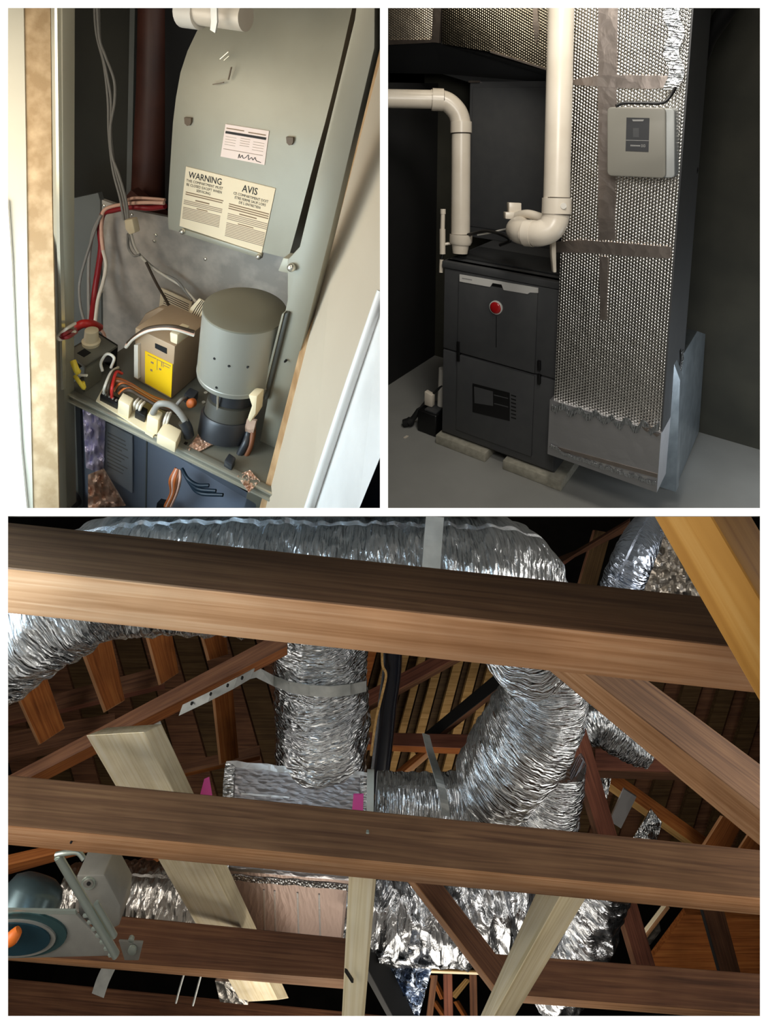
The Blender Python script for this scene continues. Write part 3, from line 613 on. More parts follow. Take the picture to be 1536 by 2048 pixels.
beam('brace', ((-40, 1722), (-40, 1744), (-40, 1765)), ((180, 1672), (180, 1692), (180, 1704)), 1.7, 1.7, .8, ['wood_orange', 'wood_orange'], 'orange brown brace above the recessed light housing', 'brace', 'truss webs')
beam('brace', ((150, 1790), (150, 1802), (150, 1812)), ((330, 1690), (330, 1706), (330, 1716)), 1.95, 1.95, .8, ['wood_red', 'wood_orange'], 'thin brown brace right of the recessed light housing', 'brace', 'truss webs')
# rafters left (dark orange)
R = 'rafters on the left slope'
for k, (a, b, lab) in enumerate((
    (((25, 1379), (30, 1377), (92, 1349)), ((76, 1491), (80, 1489), (130, 1456)), 'leftmost short orange rafter below the big foil duct'),
    (((160, 1300), (166, 1298), (220, 1262)), ((207, 1426), (212, 1422), (250, 1400)), 'second orange rafter from the left below the big foil duct'),
    (((284, 1250), (289, 1248), (340, 1243)), ((317, 1371), (322, 1369), (358, 1345)), 'third orange rafter with mottled wood under the highest joist'),
    (((396, 1255), (401, 1254), (450, 1250)), ((414, 1322), (419, 1320), (457, 1308)), 'fourth orange rafter, mostly hidden by the highest joist'),
    (((422, 1380), (427, 1380), (466, 1376)), ((438, 1530), (442, 1528), (478, 1515)), 'dark orange upright under the perforated strap'))):
    beam('rafter', a, b, 2.15, 2.25, 2.0, ['wood_edge', 'wood_orange'], lab, 'rafter', R)
beam('purlin', ((-60, 1432), (-60, 1462), (-60, 1470)), ((330, 1330), (330, 1368), (330, 1378)), 2.42, 2.42, .6, ['wood_dark', 'wood_red'], 'dark purlin behind the orange rafters on the left', 'purlin', 'purlins')
beam('purlin', ((-60, 1478), (-60, 1530), (-60, 1542)), ((230, 1425), (230, 1470), (230, 1482)), 2.45, 2.45, .6, ['wood_dark', 'wood_dark'], 'lower dark purlin behind the leftmost orange rafter', 'purlin', 'purlins')
beam('purlin', ((340, 1530), (340, 1553), (340, 1560)), ((520, 1490), (520, 1512), (520, 1520)), 2.4, 2.4, .6, ['wood_dark', 'wood_orange'], 'brown purlin left of the foil box', 'purlin', 'purlins')
# roof boards in the centre and on the right
rd = bpy.data.objects.new('roof_deck', None); C.objects.link(rd); rd.location = P(880, 1450, 2.7); struct(rd, 'roof boards nailed over the rafters')
random.seed(5)
x = 742
i = 0
while x < 1150:
    w = random.uniform(13, 18); t = i % 2; dd = 2.62 + (.05 if t else 0)
    pxprism('plank', [(x, 1285), (x + w, 1285), (x + w - 84, 1600), (x - 84, 1600)], dd, .02, 'wood_plank_dark' if t else random.choice(['wood_plank_tan', 'wood_plank_tan', 'wood_orange']), rd)
    x += w + (1 if t else 3); i += 1
x = 1190; i = 0
while x < 1620:
    w = random.uniform(26, 36); t = i % 2
    pxprism('plank', [(x, 1300), (x + w, 1300), (x + w - 140, 1760), (x - 140, 1760)], 2.9 + (.05 if t else 0), .02, 'wood_dark' if t else 'wood_plank_dark', rd)
    x += w + 3; i += 1
x = -80; i = 0
while x < 560:
    w = random.uniform(44, 60)
    pxprism('plank', [(x, 1180), (x + w, 1180), (x + w + 130, 1640), (x + 130, 1640)], 2.95, .02, 'wood_plank_dark' if i % 2 else 'wood_dark', rd)
    x += w + 4; i += 1
RC = 'rafters in the middle'
beam('rafter', ((700, 1400), (700, 1432), (700, 1444)), ((930, 1280), (930, 1306), (930, 1318)), 2.45, 2.45, .7, ['wood_red', 'wood_dark'], 'dark red rafter crossing the roof boards beside the black pipe', 'rafter', RC)
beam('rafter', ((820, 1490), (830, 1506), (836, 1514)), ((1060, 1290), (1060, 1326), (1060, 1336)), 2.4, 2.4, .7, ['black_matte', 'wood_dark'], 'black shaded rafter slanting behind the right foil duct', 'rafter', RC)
beam('rafter', ((720, 1464), (720, 1488), (720, 1500)), ((1000, 1470), (1000, 1500), (1000, 1512)), 2.35, 2.35, .7, ['wood_red', 'wood_orange'], 'level brown rafter behind the thin strap', 'rafter', RC)
beam('rafter', ((745, 1580), (752, 1590), (760, 1600)), ((860, 1485), (860, 1500), (860, 1512)), 2.38, 2.38, .7, ['wood_orange', 'wood_edge'], 'short orange rafter above the foil elbow', 'rafter', RC)
RR_ = 'rafters on the right slope'
beam('rafter', ((1208, 1528), (1200, 1552), (1196, 1566)), ((1440, 1694), (1424, 1714), (1416, 1722)), 2.3, 2.3, .7, ['wood_orange', 'wood_plank_tan'], 'orange rafter slanting down behind the middle joist on the right', 'rafter', RR_)
beam('rafter', ((1190, 1496), (1190, 1540), (1190, 1556)), ((1400, 1500), (1400, 1546), (1400, 1562)), 2.1, 2.1, .7, ['wood_red', 'wood_dark'], 'level dark rafter right of the reddish web', 'rafter', RR_)
beam('rafter', ((1440, 1630), (1446, 1632), (1484, 1650)), ((1396, 1700), (1402, 1702), (1448, 1720)), 2.2, 2.2, .7, ['wood_edge', 'wood_orange'], 'short orange block above the middle joist at far right', 'rafter', RR_)
beam('rafter', ((1498, 1660), (1502, 1661), (1540, 1670)), ((1462, 1716), (1466, 1718), (1520, 1735)), 2.2, 2.2, .7, ['wood_edge', 'wood_orange'], 'rightmost orange block above the middle joist', 'rafter', RR_)
beam('rafter', ((1100, 1120), (1100, 1140), (1100, 1150)), ((1260, 1060), (1260, 1040), (1260, 1036)), 2.3, 2.3, .7, ['wood_dark', 'wood_red'], 'dark rafter beside the end of the large foil duct', 'rafter', RR_)
beam('rafter', ((1145, 1200), (1150, 1200), (1185, 1205)), ((1185, 1060), (1190, 1060), (1222, 1066)), 2.4, 2.4, .7, ['wood_dark', 'wood_plank_dark'], 'dark rafter left of the bright small foil duct', 'rafter', RR_)
tag(pxprism('plywood_panel', [(1285, 1945), (1372, 1828), (1640, 1850), (1640, 1985)], 2.3, .02, 'wood_orange'), 'orange brown plywood panel behind the lower right joist', 'panel')
beam('stick', ((1278, 1870), (1284, 1876), (1290, 1882)), ((1326, 1806), (1334, 1810), (1340, 1816)), 2.15, 2.15, .7, ['wood_pale', 'wood_edge'], 'thin pale stick below the middle joist on the right', 'stick')
tag(pxprism('foil_patch', [(1281, 1880), (1318, 1842), (1322, 1862), (1300, 1890)], 2.2, .01, 'foil_soft'), 'small torn foil patch beside the thin pale stick', 'foil')
tag(pxprism('metal_plate', [(1248, 1578), (1273, 1594), (1242, 1657), (1219, 1642)], 2.15, .006, 'foil_flat'), 'small grey metal plate on the right rafters', 'plate')
def crumple(name, poly, d, mt, amp, label, cat='foil', n=26, th=.003):
    (x0, y0), (x1, y1), (x2, y2), (x3, y3) = poly
    def fn(a, b):
        px = (x0 * (1 - a) + x1 * a) * (1 - b) + (x3 * (1 - a) + x2 * a) * b; py = (y0 * (1 - a) + y1 * a) * (1 - b) + (y3 * (1 - a) + y2 * a) * b
        q = V((px * .03, py * .03, d)); return P(px, py, d + amp * (noise.noise(q) + .6 * noise.noise(q * 2.3)))
    return tag(MB().sheet(fn, n, n, AF * th).build(name, mt, smooth=40), label, cat)
crumple('foil_patch', ((1302, 1618), (1324, 1645), (1312, 1690), (1262, 1682)), 2.2, 'foil_crinkle', .02, 'crinkled foil piece between the orange rafters on the right')
crumple('foil_patch', ((1196, 1540), (1226, 1538), (1214, 1600), (1200, 1590)), 2.2, 'foil_crinkle', .02, 'narrow foil piece right of the reddish web')
crumple('foil_patch', ((1250, 1060), (1400, 1050), (1400, 1225), (1250, 1215)), 1.75, 'foil_soft', .04, 'dull foil sheet beside the bright small duct at top right')
# ducts
big = flex('flexible_duct', [(-170, 1392, 1.0, 112), (10, 1270, 1.0, 112), (150, 1182, 1.0, 108), (270, 1146, 1.0, 106), (600, 1142, 1.0, 106), (880, 1146, 1.0, 104), (1010, 1158, 1.02, 104), (1046, 1220, 1.06, 92), (1056, 1300, 1.12, 84)], 0, 'foil_crinkle', 'large foil flexible duct running along the top of the attic', wr=.05, n=34)
duct3 = flex('flexible_duct', [(640, 1170, 1.98, 88), (640, 1290, 1.98, 90), (642, 1380, 1.98, 90), (645, 1450, 1.98, 90), (642, 1560, 2.02, 88)], 0, 'foil_crinkle', 'upright foil duct dropping into the foil box', wr=.06, n=34, seed=3)
duct5 = flex('flexible_duct', [(1090, 1262, 1.22, 78), (1092, 1340, 1.22, 80), (1082, 1410, 1.22, 84), (1050, 1475, 1.22, 84), (1010, 1530, 1.24, 80), (976, 1570, 1.26, 70)], 0, 'foil_crinkle', 'foil duct bending down to the left on the right side', wr=.045, n=34, seed=5)
flex('duct_elbow', [(1000, 1548, 1.28, 62), (965, 1588, 1.28, 60), (920, 1604, 1.28, 48), (840, 1606, 1.28, 44), (752, 1600, 1.28, 43)], 0, 'foil_crinkle', 'foil elbow joining the right duct to the foil box collar', wr=.05, n=26, seed=8)
flex('flexible_duct', [(1306, 1048, 2.0, 22), (1294, 1062, 1.6, 30), (1272, 1104, 1.38, 36), (1248, 1160, 1.35, 38), (1225, 1230, 1.35, 38)], 0, 'foil_blue', 'bright bluish small foil duct at top right', wr=.03, n=26, seed=11)
flex('flexible_duct', [(1112, 1510, 1.75, 58), (1104, 1570, 1.75, 60), (1092, 1630, 1.75, 62), (1080, 1700, 1.75, 62)], 0, 'foil_crinkle', 'foil duct end showing under the right duct', wr=.035, n=26, seed=12)
flex('flexible_duct', [(690, 1800, 1.78, 66), (800, 1812, 1.78, 70), (900, 1816, 1.78, 74), (1000, 1796, 1.8, 78), (1080, 1766, 1.84, 76)], 0, 'foil_facet', 'crumpled foil duct below the middle joist between the pale studs', wr=.09, n=30, seed=14, pitch=.06)
flex('flexible_duct', [(1190, 1740, 1.8, 66), (1168, 1810, 1.78, 70), (1140, 1870, 1.78, 70), (1100, 1960, 1.8, 62)], 0, 'foil_facet', 'wrinkled foil duct right of the pale leaning stud', wr=.09, n=30, seed=16, pitch=.05)
flex('flexible_duct', [(130, 1800, 1.8, 50), (240, 1798, 1.8, 52), (330, 1800, 1.8, 54), (440, 1812, 1.8, 54)], 0, 'foil_soft', 'cream lit foil duct beside the recessed light housing', wr=.05, n=26, seed=18)
flex('flexible_duct', [(1166, 1455, 1.95, 34), (1190, 1440, 1.95, 36), (1240, 1470, 1.95, 36), (1290, 1500, 1.95, 30)], 0, 'foil_crinkle', 'dark foil duct piece behind the brown brace on the right', wr=.08, n=22, seed=21)
# foil box plenum
bx = thing('foil_plenum', 'rectangular foil wrapped box under the upright duct', 'plenum', P(580, 1890, 1.5))
beam('casing', ((452, 1524), (436, 1738), (436, 1900)), ((738, 1548), (742, 1764), (745, 1915)), 1.72, 1.72, .55, ['foil_box', 'foil_streak'], parent=bx, bev=.006)
bq = [list(LASTQ[0]), list(LASTQ[1])]
def bface(f, s, t, off=.003):   # f 0: upper face, 1: front face; s along, t across
    i, j = ((0, 1), (1, 2))[f]; p = bq[0][i].lerp(bq[1][i], s).lerp(bq[0][j].lerp(bq[1][j], s), t); return p - (p - EYE).normalized() * off
def bstrip(name, f, s0, t0, s1, t1, w, mt, n=14, jit=.01):
    pts = [bface(f, s0 + (s1 - s0) * i / n + random.uniform(-jit, jit) * .3, t0 + (t1 - t0) * i / n + random.uniform(-jit, jit)) for i in range(n + 1)]
    al = (pts[-1] - pts[0]).normalized(); i, j = ((0, 1), (1, 2))[f]; nn = (bq[1][i] - bq[0][i]).cross(bq[0][j] - bq[0][i]).normalized()
    return MB().ribbon(pts, al.cross(nn).normalized() * w, .002).build(name, mt, bx)
def strip3_unused(name, a, b, w, d, mt, parent, th=.003, n=12, jit=2.0):
    pts = [P(a[0] + (b[0] - a[0]) * i / n + random.uniform(-jit, jit) * .4, a[1] + (b[1] - a[1]) * i / n + random.uniform(-jit, jit), d) for i in range(n + 1)]
    dx, dy = b[0] - a[0], b[1] - a[1]; L = math.hypot(dx, dy); wv = (AX * (-dy / L) + AU * (-dx / L)) * (w / F * d)
    return MB().ribbon(pts, wv, th).build(name, mt, parent)
bstrip('edge_tape', 1, 0, .07, 1, .07, .045, 'foil_crinkle'); bstrip('edge_tape', 0, 0, .02, 1, .02, .014, 'edge_foil'); bstrip('edge_tape', 0, .03, 0, .03, 1, .03, 'foil_crinkle'); bstrip('edge_tape', 0, .97, 0, .97, 1, .03, 'foil_crinkle')
for s in (.30, .37, .52, .66): bstrip('seam', 1, s, .18, s + .01, 1, .005, 'edge_foil', jit=.002)
for t in (.30, .46): bstrip('seam', 0, .12, t, .45, t, .004, 'edge_foil', jit=.002)
tag(pxprism('foil_box_end', [(430, 1962), (492, 1966), (496, 2010), (440, 2004)], 1.9, .08, 'foil_soft'), 'small dull foil end below the lower left joist', 'foil')
cl = MB().tube([P(748, 1598, 1.27), P(734, 1598, 1.27)], 44 / F * 1.27, 24).build('duct_collar', 'collar_pale', smooth=40); tag(cl, 'pale round collar between foil box and elbow', 'collar')
tag(pxprism('pink_tape', [(707, 1590), (727, 1590), (726, 1625), (704, 1622)], 1.24, .003, 'pink_tape'), 'bright pink tape on the right of the foil box', 'tape')
tag(pxprism('pink_tape', [(408, 1560), (418, 1556), (424, 1592), (400, 1590)], 1.4, .003, 'pink_tape'), 'bright pink tape left of the foil box', 'tape')
# foil sheet with opening into the next bay
crumple('foil_sheet', ((746, 1880), (930, 1855), (940, 1938), (762, 1936)), 1.7, 'foil_facet', .05, 'crumpled foil sheet above the small truss opening')
crumple('foil_sheet', ((752, 1925), (866, 1930), (836, 2040), (816, 2040)), 1.72, 'foil_blue', .04, 'bluish foil flap narrowing to the bottom edge')
beam('rim_board', ((850, 1936), (850, 1941), (850, 1946)), ((960, 1940), (960, 1945), (960, 1950)), 1.9, 1.9, .7, ['wood_plank_tan', 'wood_pale'], 'thin pale rim board above the small truss opening', 'board')
for k, (a, b, mt, lab) in enumerate(((((862, 1950), (874, 1950), (876, 1950)), ((850, 2050), (862, 2050), (864, 2050)), 'wood_dark', 'leftmost dark slat in the small truss opening'), (((886, 1948), (903, 1948), (905, 1948)), ((888, 2050), (905, 2050), (907, 2050)), 'wood_red', 'middle dark slat in the small truss opening'),
    (((938, 1946), (952, 1946), (954, 1946)), ((940, 2050), (954, 2050), (956, 2050)), 'wood_dark', 'right dark slat in the small truss opening'), (((858, 1950), (864, 1950), (870, 1950)), ((880, 2000), (886, 1998), (892, 1994)), 'wood_orange', 'upper left orange slat in the small truss opening'),
    (((862, 2004), (868, 2002), (874, 2000)), ((890, 2046), (896, 2044), (902, 2040)), 'wood_orange', 'lower left orange slat in the small truss opening'), (((930, 1956), (936, 1958), (942, 1960)), ((900, 1990), (906, 1994), (912, 1998)), 'wood_plank_tan', 'upper right tan slat in the small truss opening'),
    (((906, 2004), (912, 2002), (918, 2000)), ((930, 2044), (936, 2042), (942, 2040)), 'wood_orange', 'lower right orange slat in the small truss opening'))):
    beam('truss_slat', a, b, 2.1 + .04 * k, 2.1 + .04 * k, .7, [mt, mt], lab, 'slat', 'slats in the truss opening')
# straps
sa = MB().ribbon([P(362, 1420, 1.56), P(420, 1392, 1.54), P(470, 1366, 1.55), P(503, 1347, 1.62)] + [P(515, 1345, 1.75), P(548, 1362, 1.90), P(580, 1374, 1.85), P(620, 1381, 1.825), P(660, 1383, 1.825), P(700, 1379, 1.85), P(732, 1372, 1.93)], [(AU * 1.0 + AX * .35).normalized() * (24 / F * 1.5)] * 5 + [AU * (22 / F * 1.85)] * 6, .0015)
st = tag(sa.build('hanger_strap', 'strap_metal'), 'pale perforated strap wrapped around the upright foil duct', 'strap')
for x, y, d in ((383, 1408, 1.545), (421, 1389, 1.53), (455, 1372, 1.5), (484, 1357, 1.45)): dot(x, y, d, .003, 'black_matte', st, 'hole')
def strap(pts, w, label):
    ps = smoothpath([P(*q) for q in pts], 5); t = (ps[-1] - ps[0]).normalized(); wv = t.cross(AF).normalized() * w
    return tag(MB().ribbon(ps, wv, .0015).build('hanger_strap', 'strap_metal'), label, 'strap')
strap([(870, 1033, .905), (866, 1080, .893), (862, 1140, .895)], .026, 'wide pale strap over the large foil duct at the top')
strap([(852, 1468, 1.5), (860, 1500, 1.4), (876, 1550, 1.24), (886, 1590, 1.215), (892, 1632, 1.235)], .018, 'narrow grey strap hanging over the foil elbow')
strap([(312, 1442, 1.66), (322, 1470, 1.66), (326, 1500, 1.66)], .022, 'short strap end below the brown diagonal brace')
strap([(220, 1930, 1.75), (206, 1960, 1.75), (196, 1990, 1.75)], .036, 'pale strap piece between the two lower left joists')
strap([(243, 1028, 1.3), (238, 1052, 1.3), (236, 1080, 1.3)], .02, 'dark grey strap at the top left of the large duct')
wire('cable', [(368, 1948, 1.8), (360, 1975, 1.8), (352, 2005, 1.8)], .003, 'strap_metal', label='left thin pale cable below the lower left joist', cat='cable')
wire('cable', [(402, 1950, 1.8), (394, 1980, 1.8), (386, 2010, 1.8)], .003, 'strap_metal', label='right thin pale cable below the lower left joist', cat='cable')
# black vent pipe with cable
tag(MB().tube(smoothpath([P(786, 1270, 1.75), P(784, 1340, 1.75), P(776, 1400, 1.75), P(770, 1460, 1.75), P(757, 1572, 1.75)], 6), [19 / F * 1.75] * 25, 20).build('vent_pipe', 'pipe_black', smooth=60), 'glossy black vent pipe standing between the two foil ducts', 'pipe')
wire('cable', [(764, 1290, 1.72), (765, 1330, 1.72), (772, 1350, 1.71), (764, 1390, 1.71), (752, 1440, 1.71), (742, 1510, 1.71)], .0035, 'wood_plank_tan', label='thin tan cable beside the black vent pipe', cat='cable')
# recessed light housing
rl = thing('recessed_light', 'metal recessed light housing with a hanger bar at lower left', 'light housing', P(120, 1915, 1.25))
d0 = 1.25
def ell(cx, cy, rx, ry, n=36, a0=0): return [(cx + rx * math.cos(2 * math.pi * k / n), cy + ry * math.sin(2 * math.pi * k / n)) for k in range(n)]
cb_ = P(36, 1866, d0 + .10); ca = P(84, 1752, d0 + .16) - cb_
MB().lathe(cb_, ca, [(0, .066), (ca.length * .70, .064), (ca.length * .90, .054), (ca.length, .034), (ca.length + .002, .002)], 36).build('can', 'can_metal', rl, smooth=60)
pxprism('mounting_plate', [(-40, 1824), (150, 1827), (224, 1908), (216, 1912), (-40, 1919)], d0, .006, 'plate_metal', rl, bev=.001)
pxprism('plate_flange', [(-40, 1819), (150, 1822), (152, 1829), (-40, 1827)], d0 - .002, .004, 'bolt_metal', rl)
rg = pxprism('light_opening', ell(40, 1871, 93, 44), d0 - .004, .006, 'teal_rim', rl)
pxprism('trim_ring', ell(30, 1878, 81, 37), d0 - .007, .006, 'plate_metal', rg)
pxprism('socket_recess', ell(26, 1880, 74, 32), d0 - .010, .006, 'teal_dark', rg)
bxj = pxprism('junction_box', [(153, 1752), (208, 1750), (241, 1812), (238, 1852), (200, 1868), (157, 1829)], d0 + .015, .06, 'plate_metal', rl, bev=.003)
pxprism('knockout_ring', ell(176, 1768, 14, 12, 20), d0 + .012, .004, 'bolt_metal', bxj); pxprism('knockout', ell(176, 1768, 10, 8, 20), d0 + .010, .004, 'plate_metal', bxj)
pxprism('knockout_hole', ell(177, 1768, 4, 4, 12), d0 + .009, .004, 'black_matte', bxj)
MB().tube([P(116, 1712, 1.17), P(232, 1910, 1.2)], .0072, 12).build('hanger_bar', 'bolt_metal', rl, smooth=60)
MB().tube(smoothpath([P(112, 1710, 1.17), P(130, 1706, 1.168), P(155, 1704, 1.168), P(168, 1718, 1.165)], 4), .0045, 10).build('bar_hook', 'bolt_metal', rl, smooth=60)
MB().tube([P(192, 1806, 1.19), P(230, 1872, 1.2)], .005, 10).build('guide_rod', 'bolt_metal', rl, smooth=60)
for k in range(7):
    x, y = 172 + k * 8.4, 1832 + k * 13.2; pxprism('bar_tooth', [(x - 7, y), (x + 4, y - 1), (x + 5, y + 3), (x - 5, y + 4)], 1.2, .004, 'bolt_metal', rl)
pxprism('bracket_plate', [(237, 1882), (286, 1885), (277, 1921), (249, 1921)], 1.32, .004, 'plate_metal', rl, bev=.001)
dot(262, 1880, 1.31, .006, 'bolt_metal', rl, 'bracket_bolt'); dot(264, 1902, 1.315, .009, 'bolt_metal', rl, 'bracket_bolt')
tag(MB().tube(smoothpath([P(4, 1886, 1.225), P(24, 1876, 1.22), P(38, 1860, 1.225)], 4), [.008, .010, .011, .011, .012, .012, .011, .010, .008], 14).build('wire_connector', 'orange_plastic', smooth=60), 'bright orange wire connector inside the recessed light', 'connector')
# ================================================================== ROOM 1: open furnace closet
mat('sheet_metal', '#9A9684', '#A8A492', rough=.45, metal=.15, scale=6)
mat('flange_metal', '#8E8A7A', '#989483', rough=.45, metal=.15, scale=6)
mat('sheet_mottled', '#A8A298', '#C4BCB0', rough=.5, metal=.08, scale=26, bump=.25, bscale=60, lo=.4, hi=.62)
mat('sheet_side', '#666A66', '#737672', rough=.5, metal=.25, scale=5)
mat('sheet_blue', '#8A93A3', '#9AA3B2', rough=.4, metal=.2, scale=5)
mat('shelf_paint', '#6E6D62', '#7C7A6E', rough=.45, metal=.2, scale=8)
mat('edge_bright', '#C9C6B4', rough=.25, metal=.6)
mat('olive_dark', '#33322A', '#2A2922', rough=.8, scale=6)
mat('rust_brown', '#3E221B', '#4E2C22', rough=.5, scale=14)
mat('cream_paint', '#BFB19C', '#C8BBA6', rough=.5, scale=4)
mat('wall_paint', '#B4B1A2', '#BDBAAB', rough=.6, scale=5)
mat('gypsum_tan', '#98805F', '#BCA584', rough=.9, scale=45, bump=.5, bscale=60, lo=.4, hi=.75)
mat('particle_edge', '#B08A60', '#D6B48A', rough=.9, scale=70, stretch=(1, 1, .3), bump=.8, bscale=90, lo=.35, hi=.6)
mat('gloss_white', '#F2F2EF', rough=.25)
mat('gloss_grey', '#D6D6D4', '#F0F0EE', rough=.3, scale=9)
mat('navy', '#0D2230', rough=.5)
mat('beige_case', '#A48A6C', '#B09678', rough=.5, scale=10)
mat('beige_dark', '#6A5A48', rough=.6)
mat('yellow_label', '#F2C414', rough=.5)
mat('cream_label', '#EFDDBB', rough=.7)
mat('pink_label', '#F0DCD0', rough=.7)
mat('cream_plastic', '#E6D6B2', rough=.45)
mat('drum_grey', '#949389', '#9E9D93', rough=.35, metal=.25, scale=4)
mat('drum_top', '#757264', '#7C7969', rough=.5, metal=.2, scale=4)
mat('motor_dark', '#2A2C30', rough=.4)
mat('motor_olive', '#47463F', rough=.5)
mat('wire_grey', '#8E8B84', rough=.45); mat('wire_white', '#E0D8C8', rough=.45); mat('wire_red', '#8E1F24', rough=.4)
mat('wire_bright_red', '#C22B26', rough=.4); mat('wire_brown', '#7A4A2C', rough=.5); mat('wire_orange', '#C0652C', rough=.5)
mat('wire_pink', '#E2B49C', rough=.5); mat('wire_dark', '#3E3020', rough=.6); mat('wire_yellow', '#E0C23A', rough=.5)
mat('screw_bright', '#E4E0D2', rough=.2, metal=.8)
mat('paper_grey', '#A9AEB4', '#B6BBC0', rough=.7, scale=10)
K = Frame(P(400, 560, 1.15), camv(.91779, -.25913, -.30085), camv(.34164, .90148, .26573), camv(.20235, -.34667, .91590))
def kv(px, py, v): return K.hit(px, py, 'v', v)
def kp(name, pxs, v, th, mt, parent=None, bev=0):
    return MB().prism([kv(q[0], q[1], q[2] if len(q) > 2 else v) for q in pxs], K.v * th).build(name, mt, parent, bev=bev)
def kwire(name, pxs, r, mt, parent=None, label=None, cat='wire', group=None, seg=8, n=8):
    o = MB().tube(smoothpath([kv(*q) for q in pxs], n), r, seg).build(name, mt, parent, smooth=60)
    if not parent: tag(o, label, cat, group)
    return o
ws = K.co(kv(130, 780, -.27))[2]
def sh(px, py, h=0): return K.hit(px, py, 'w', ws + h)
# closet shell -----------------------------------------------------
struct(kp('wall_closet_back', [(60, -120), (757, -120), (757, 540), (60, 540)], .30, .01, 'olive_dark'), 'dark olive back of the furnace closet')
struct(MB().prism([P(-60, -60, .84), P(46, -60, .84), P(52, 300, .84), P(56, 600, .84), P(66, 1022, .84), P(-60, 1022, .84)], AF * .004).build('wall_closet_left', 'wall_paint'), 'off white painted wall at the left of the closet')
struct(MB().prism([P(46, -60, .842), P(100, -60, .842), P(104, 400, .842), P(118, 1022, .842), P(62, 1022, .842), P(50, 500, .842)], AF * .003).build('trim_1', 'gypsum_tan'), 'rough tan torn plaster edge beside the furnace cabinet')
struct(MB().prism([P(-60, 380, .835), P(15, 400, .835), P(23, 520, .835), P(30, 700, .835), P(42, 900, .835), P(54, 1022, .835), P(-60, 1022, .835)], AF * .004).build('trim_2', 'gloss_white'), 'bright white corner trim at the far left')
# furnace cabinet
cab = thing('old_furnace', 'open grey gas furnace with its doors removed', 'furnace', sh(330, 800))
kp('left_flange', [(99, -80), (124, -80), (126, 400), (128, 780), (134, 1022), (116, 1022), (106, 500)], -.285, .02, 'flange_metal', cab, bev=.002)
kp('flange_edge', [(108, -80), (113, -80), (120, 500), (126, 780), (122, 780), (114, 500)], -.290, .006, 'edge_bright', cab)
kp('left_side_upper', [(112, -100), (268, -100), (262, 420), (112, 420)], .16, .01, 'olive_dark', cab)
kp('inner_divider', [(262, -100), (272, -100), (262, 420), (252, 420)], .12, .02, 'sheet_side', cab)
kp('left_side_lower', [(112, 404), (196, 386), (200, 400), (204, 800), (112, 800)], -.005, .01, 'sheet_side', cab)
ves = kp('vestibule_panel', [(198, 398), (262, 420), (334, 434), (400, 470), (660, 470), (640, 800), (198, 800)], 0, .008, 'sheet_mottled', cab)
for x, y in ((208, 411), (264, 429), (312, 470), (309, 482), (204, 583), (411, 518)): MB().lathe(kv(x, y, -.001), -K.v, [(-.002, .003), (.002, .003), (.003, .0015)], 10).build('rivet', 'screw_bright', ves, smooth=50)
kp('burner_gap', [(330, 436), (262, 380), (250, 395), (330, 445)], .03, .02, 'rust_brown', cab)
MB().tube([kv(318, -90, .10), kv(310, 180, .10), kv(296, 410, .10)], .034, 28).build('heat_exchanger_tube', 'rust_brown', cab, smooth=60)
kp('cavity_shade', [(330, -100), (757, -100), (757, 60), (620, 520), (330, 520)], .08, .01, 'black_matte', cab)  # black backdrop sheet, draws the shade in the gap
# curved collector cover
LE = [(337, 458), (336, 430), (337, 390), (340, 340), (343, 290), (346, 245), (352, 195), (361, 145), (375, 102), (394, 62), (416, 28), (442, -8), (470, -50)]
RE = [(577, 517), (583, 495), (594, 455), (609, 398), (623, 345), (635, 300), (649, 250), (663, 195), (676, 142), (688, 90), (698, 45), (708, 0), (716, -50)]
def interp(Ls, t):
    t = min(max(t, 0), 1) * (len(Ls) - 1); i = min(int(t), len(Ls) - 2); f = t - i; return Ls[i][0] * (1 - f) + Ls[i + 1][0] * f, Ls[i][1] * (1 - f) + Ls[i + 1][1] * f
def cover(a, b):
    l, r = interp(LE, b), interp(RE, b); v = -.07 + (.16 * max(0, b - .42) ** 1.7)
    return kv(l[0] * (1 - a) + r[0] * a, l[1] * (1 - a) + r[1] * a, v)
cov = thing('collector_cover', 'curved grey sheet metal cover carrying the warning labels', 'cover', kv(450, 500, -.07))
MB().sheet(cover, 20, 48, K.v * .06).build('curved_sheet', 'sheet_metal', cov, smooth=40)
kp('bottom_flange', [(362, 460), (366, 458), (524, 508), (522, 518), (364, 468)], -.074, .006, 'sheet_metal', cov, bev=.001)
for x, y in ((365, 463), (518, 513)): MB().lathe(kv(x, y, -.076), -K.v, [(-.001, .005), (.003, .0045), (.005, .002)], 14).build('screw', 'screw_bright', cov, smooth=60)
for x, y in ((375, 243), (579, 282)):
    kp('punched_tab', [(x - 7, y - 8), (x + 7, y - 7), (x + 7, y + 2), (x + 4, y + 8), (x - 1, y + 9), (x - 6, y + 4)], -.0745, .004, 'beige_dark', cov)
for x, y, s in ((447, 112, 1), (452, 117, .6)): kp('scratch', [(x - 8 * s, y + 6 * s), (x + 9 * s, y - 9 * s), (x + 10 * s, y - 8 * s), (x - 7 * s, y + 7 * s)], -.0665, .002, 'edge_bright', cov)
kp('scratch', [(461, 134), (463, 134), (457, 160), (455, 160)], -.0695, .002, 'beige_dark', cov); kp('scratch', [(425, 168), (447, 164), (447, 166), (425, 170)], -.0705, .002, 'beige_dark', cov)
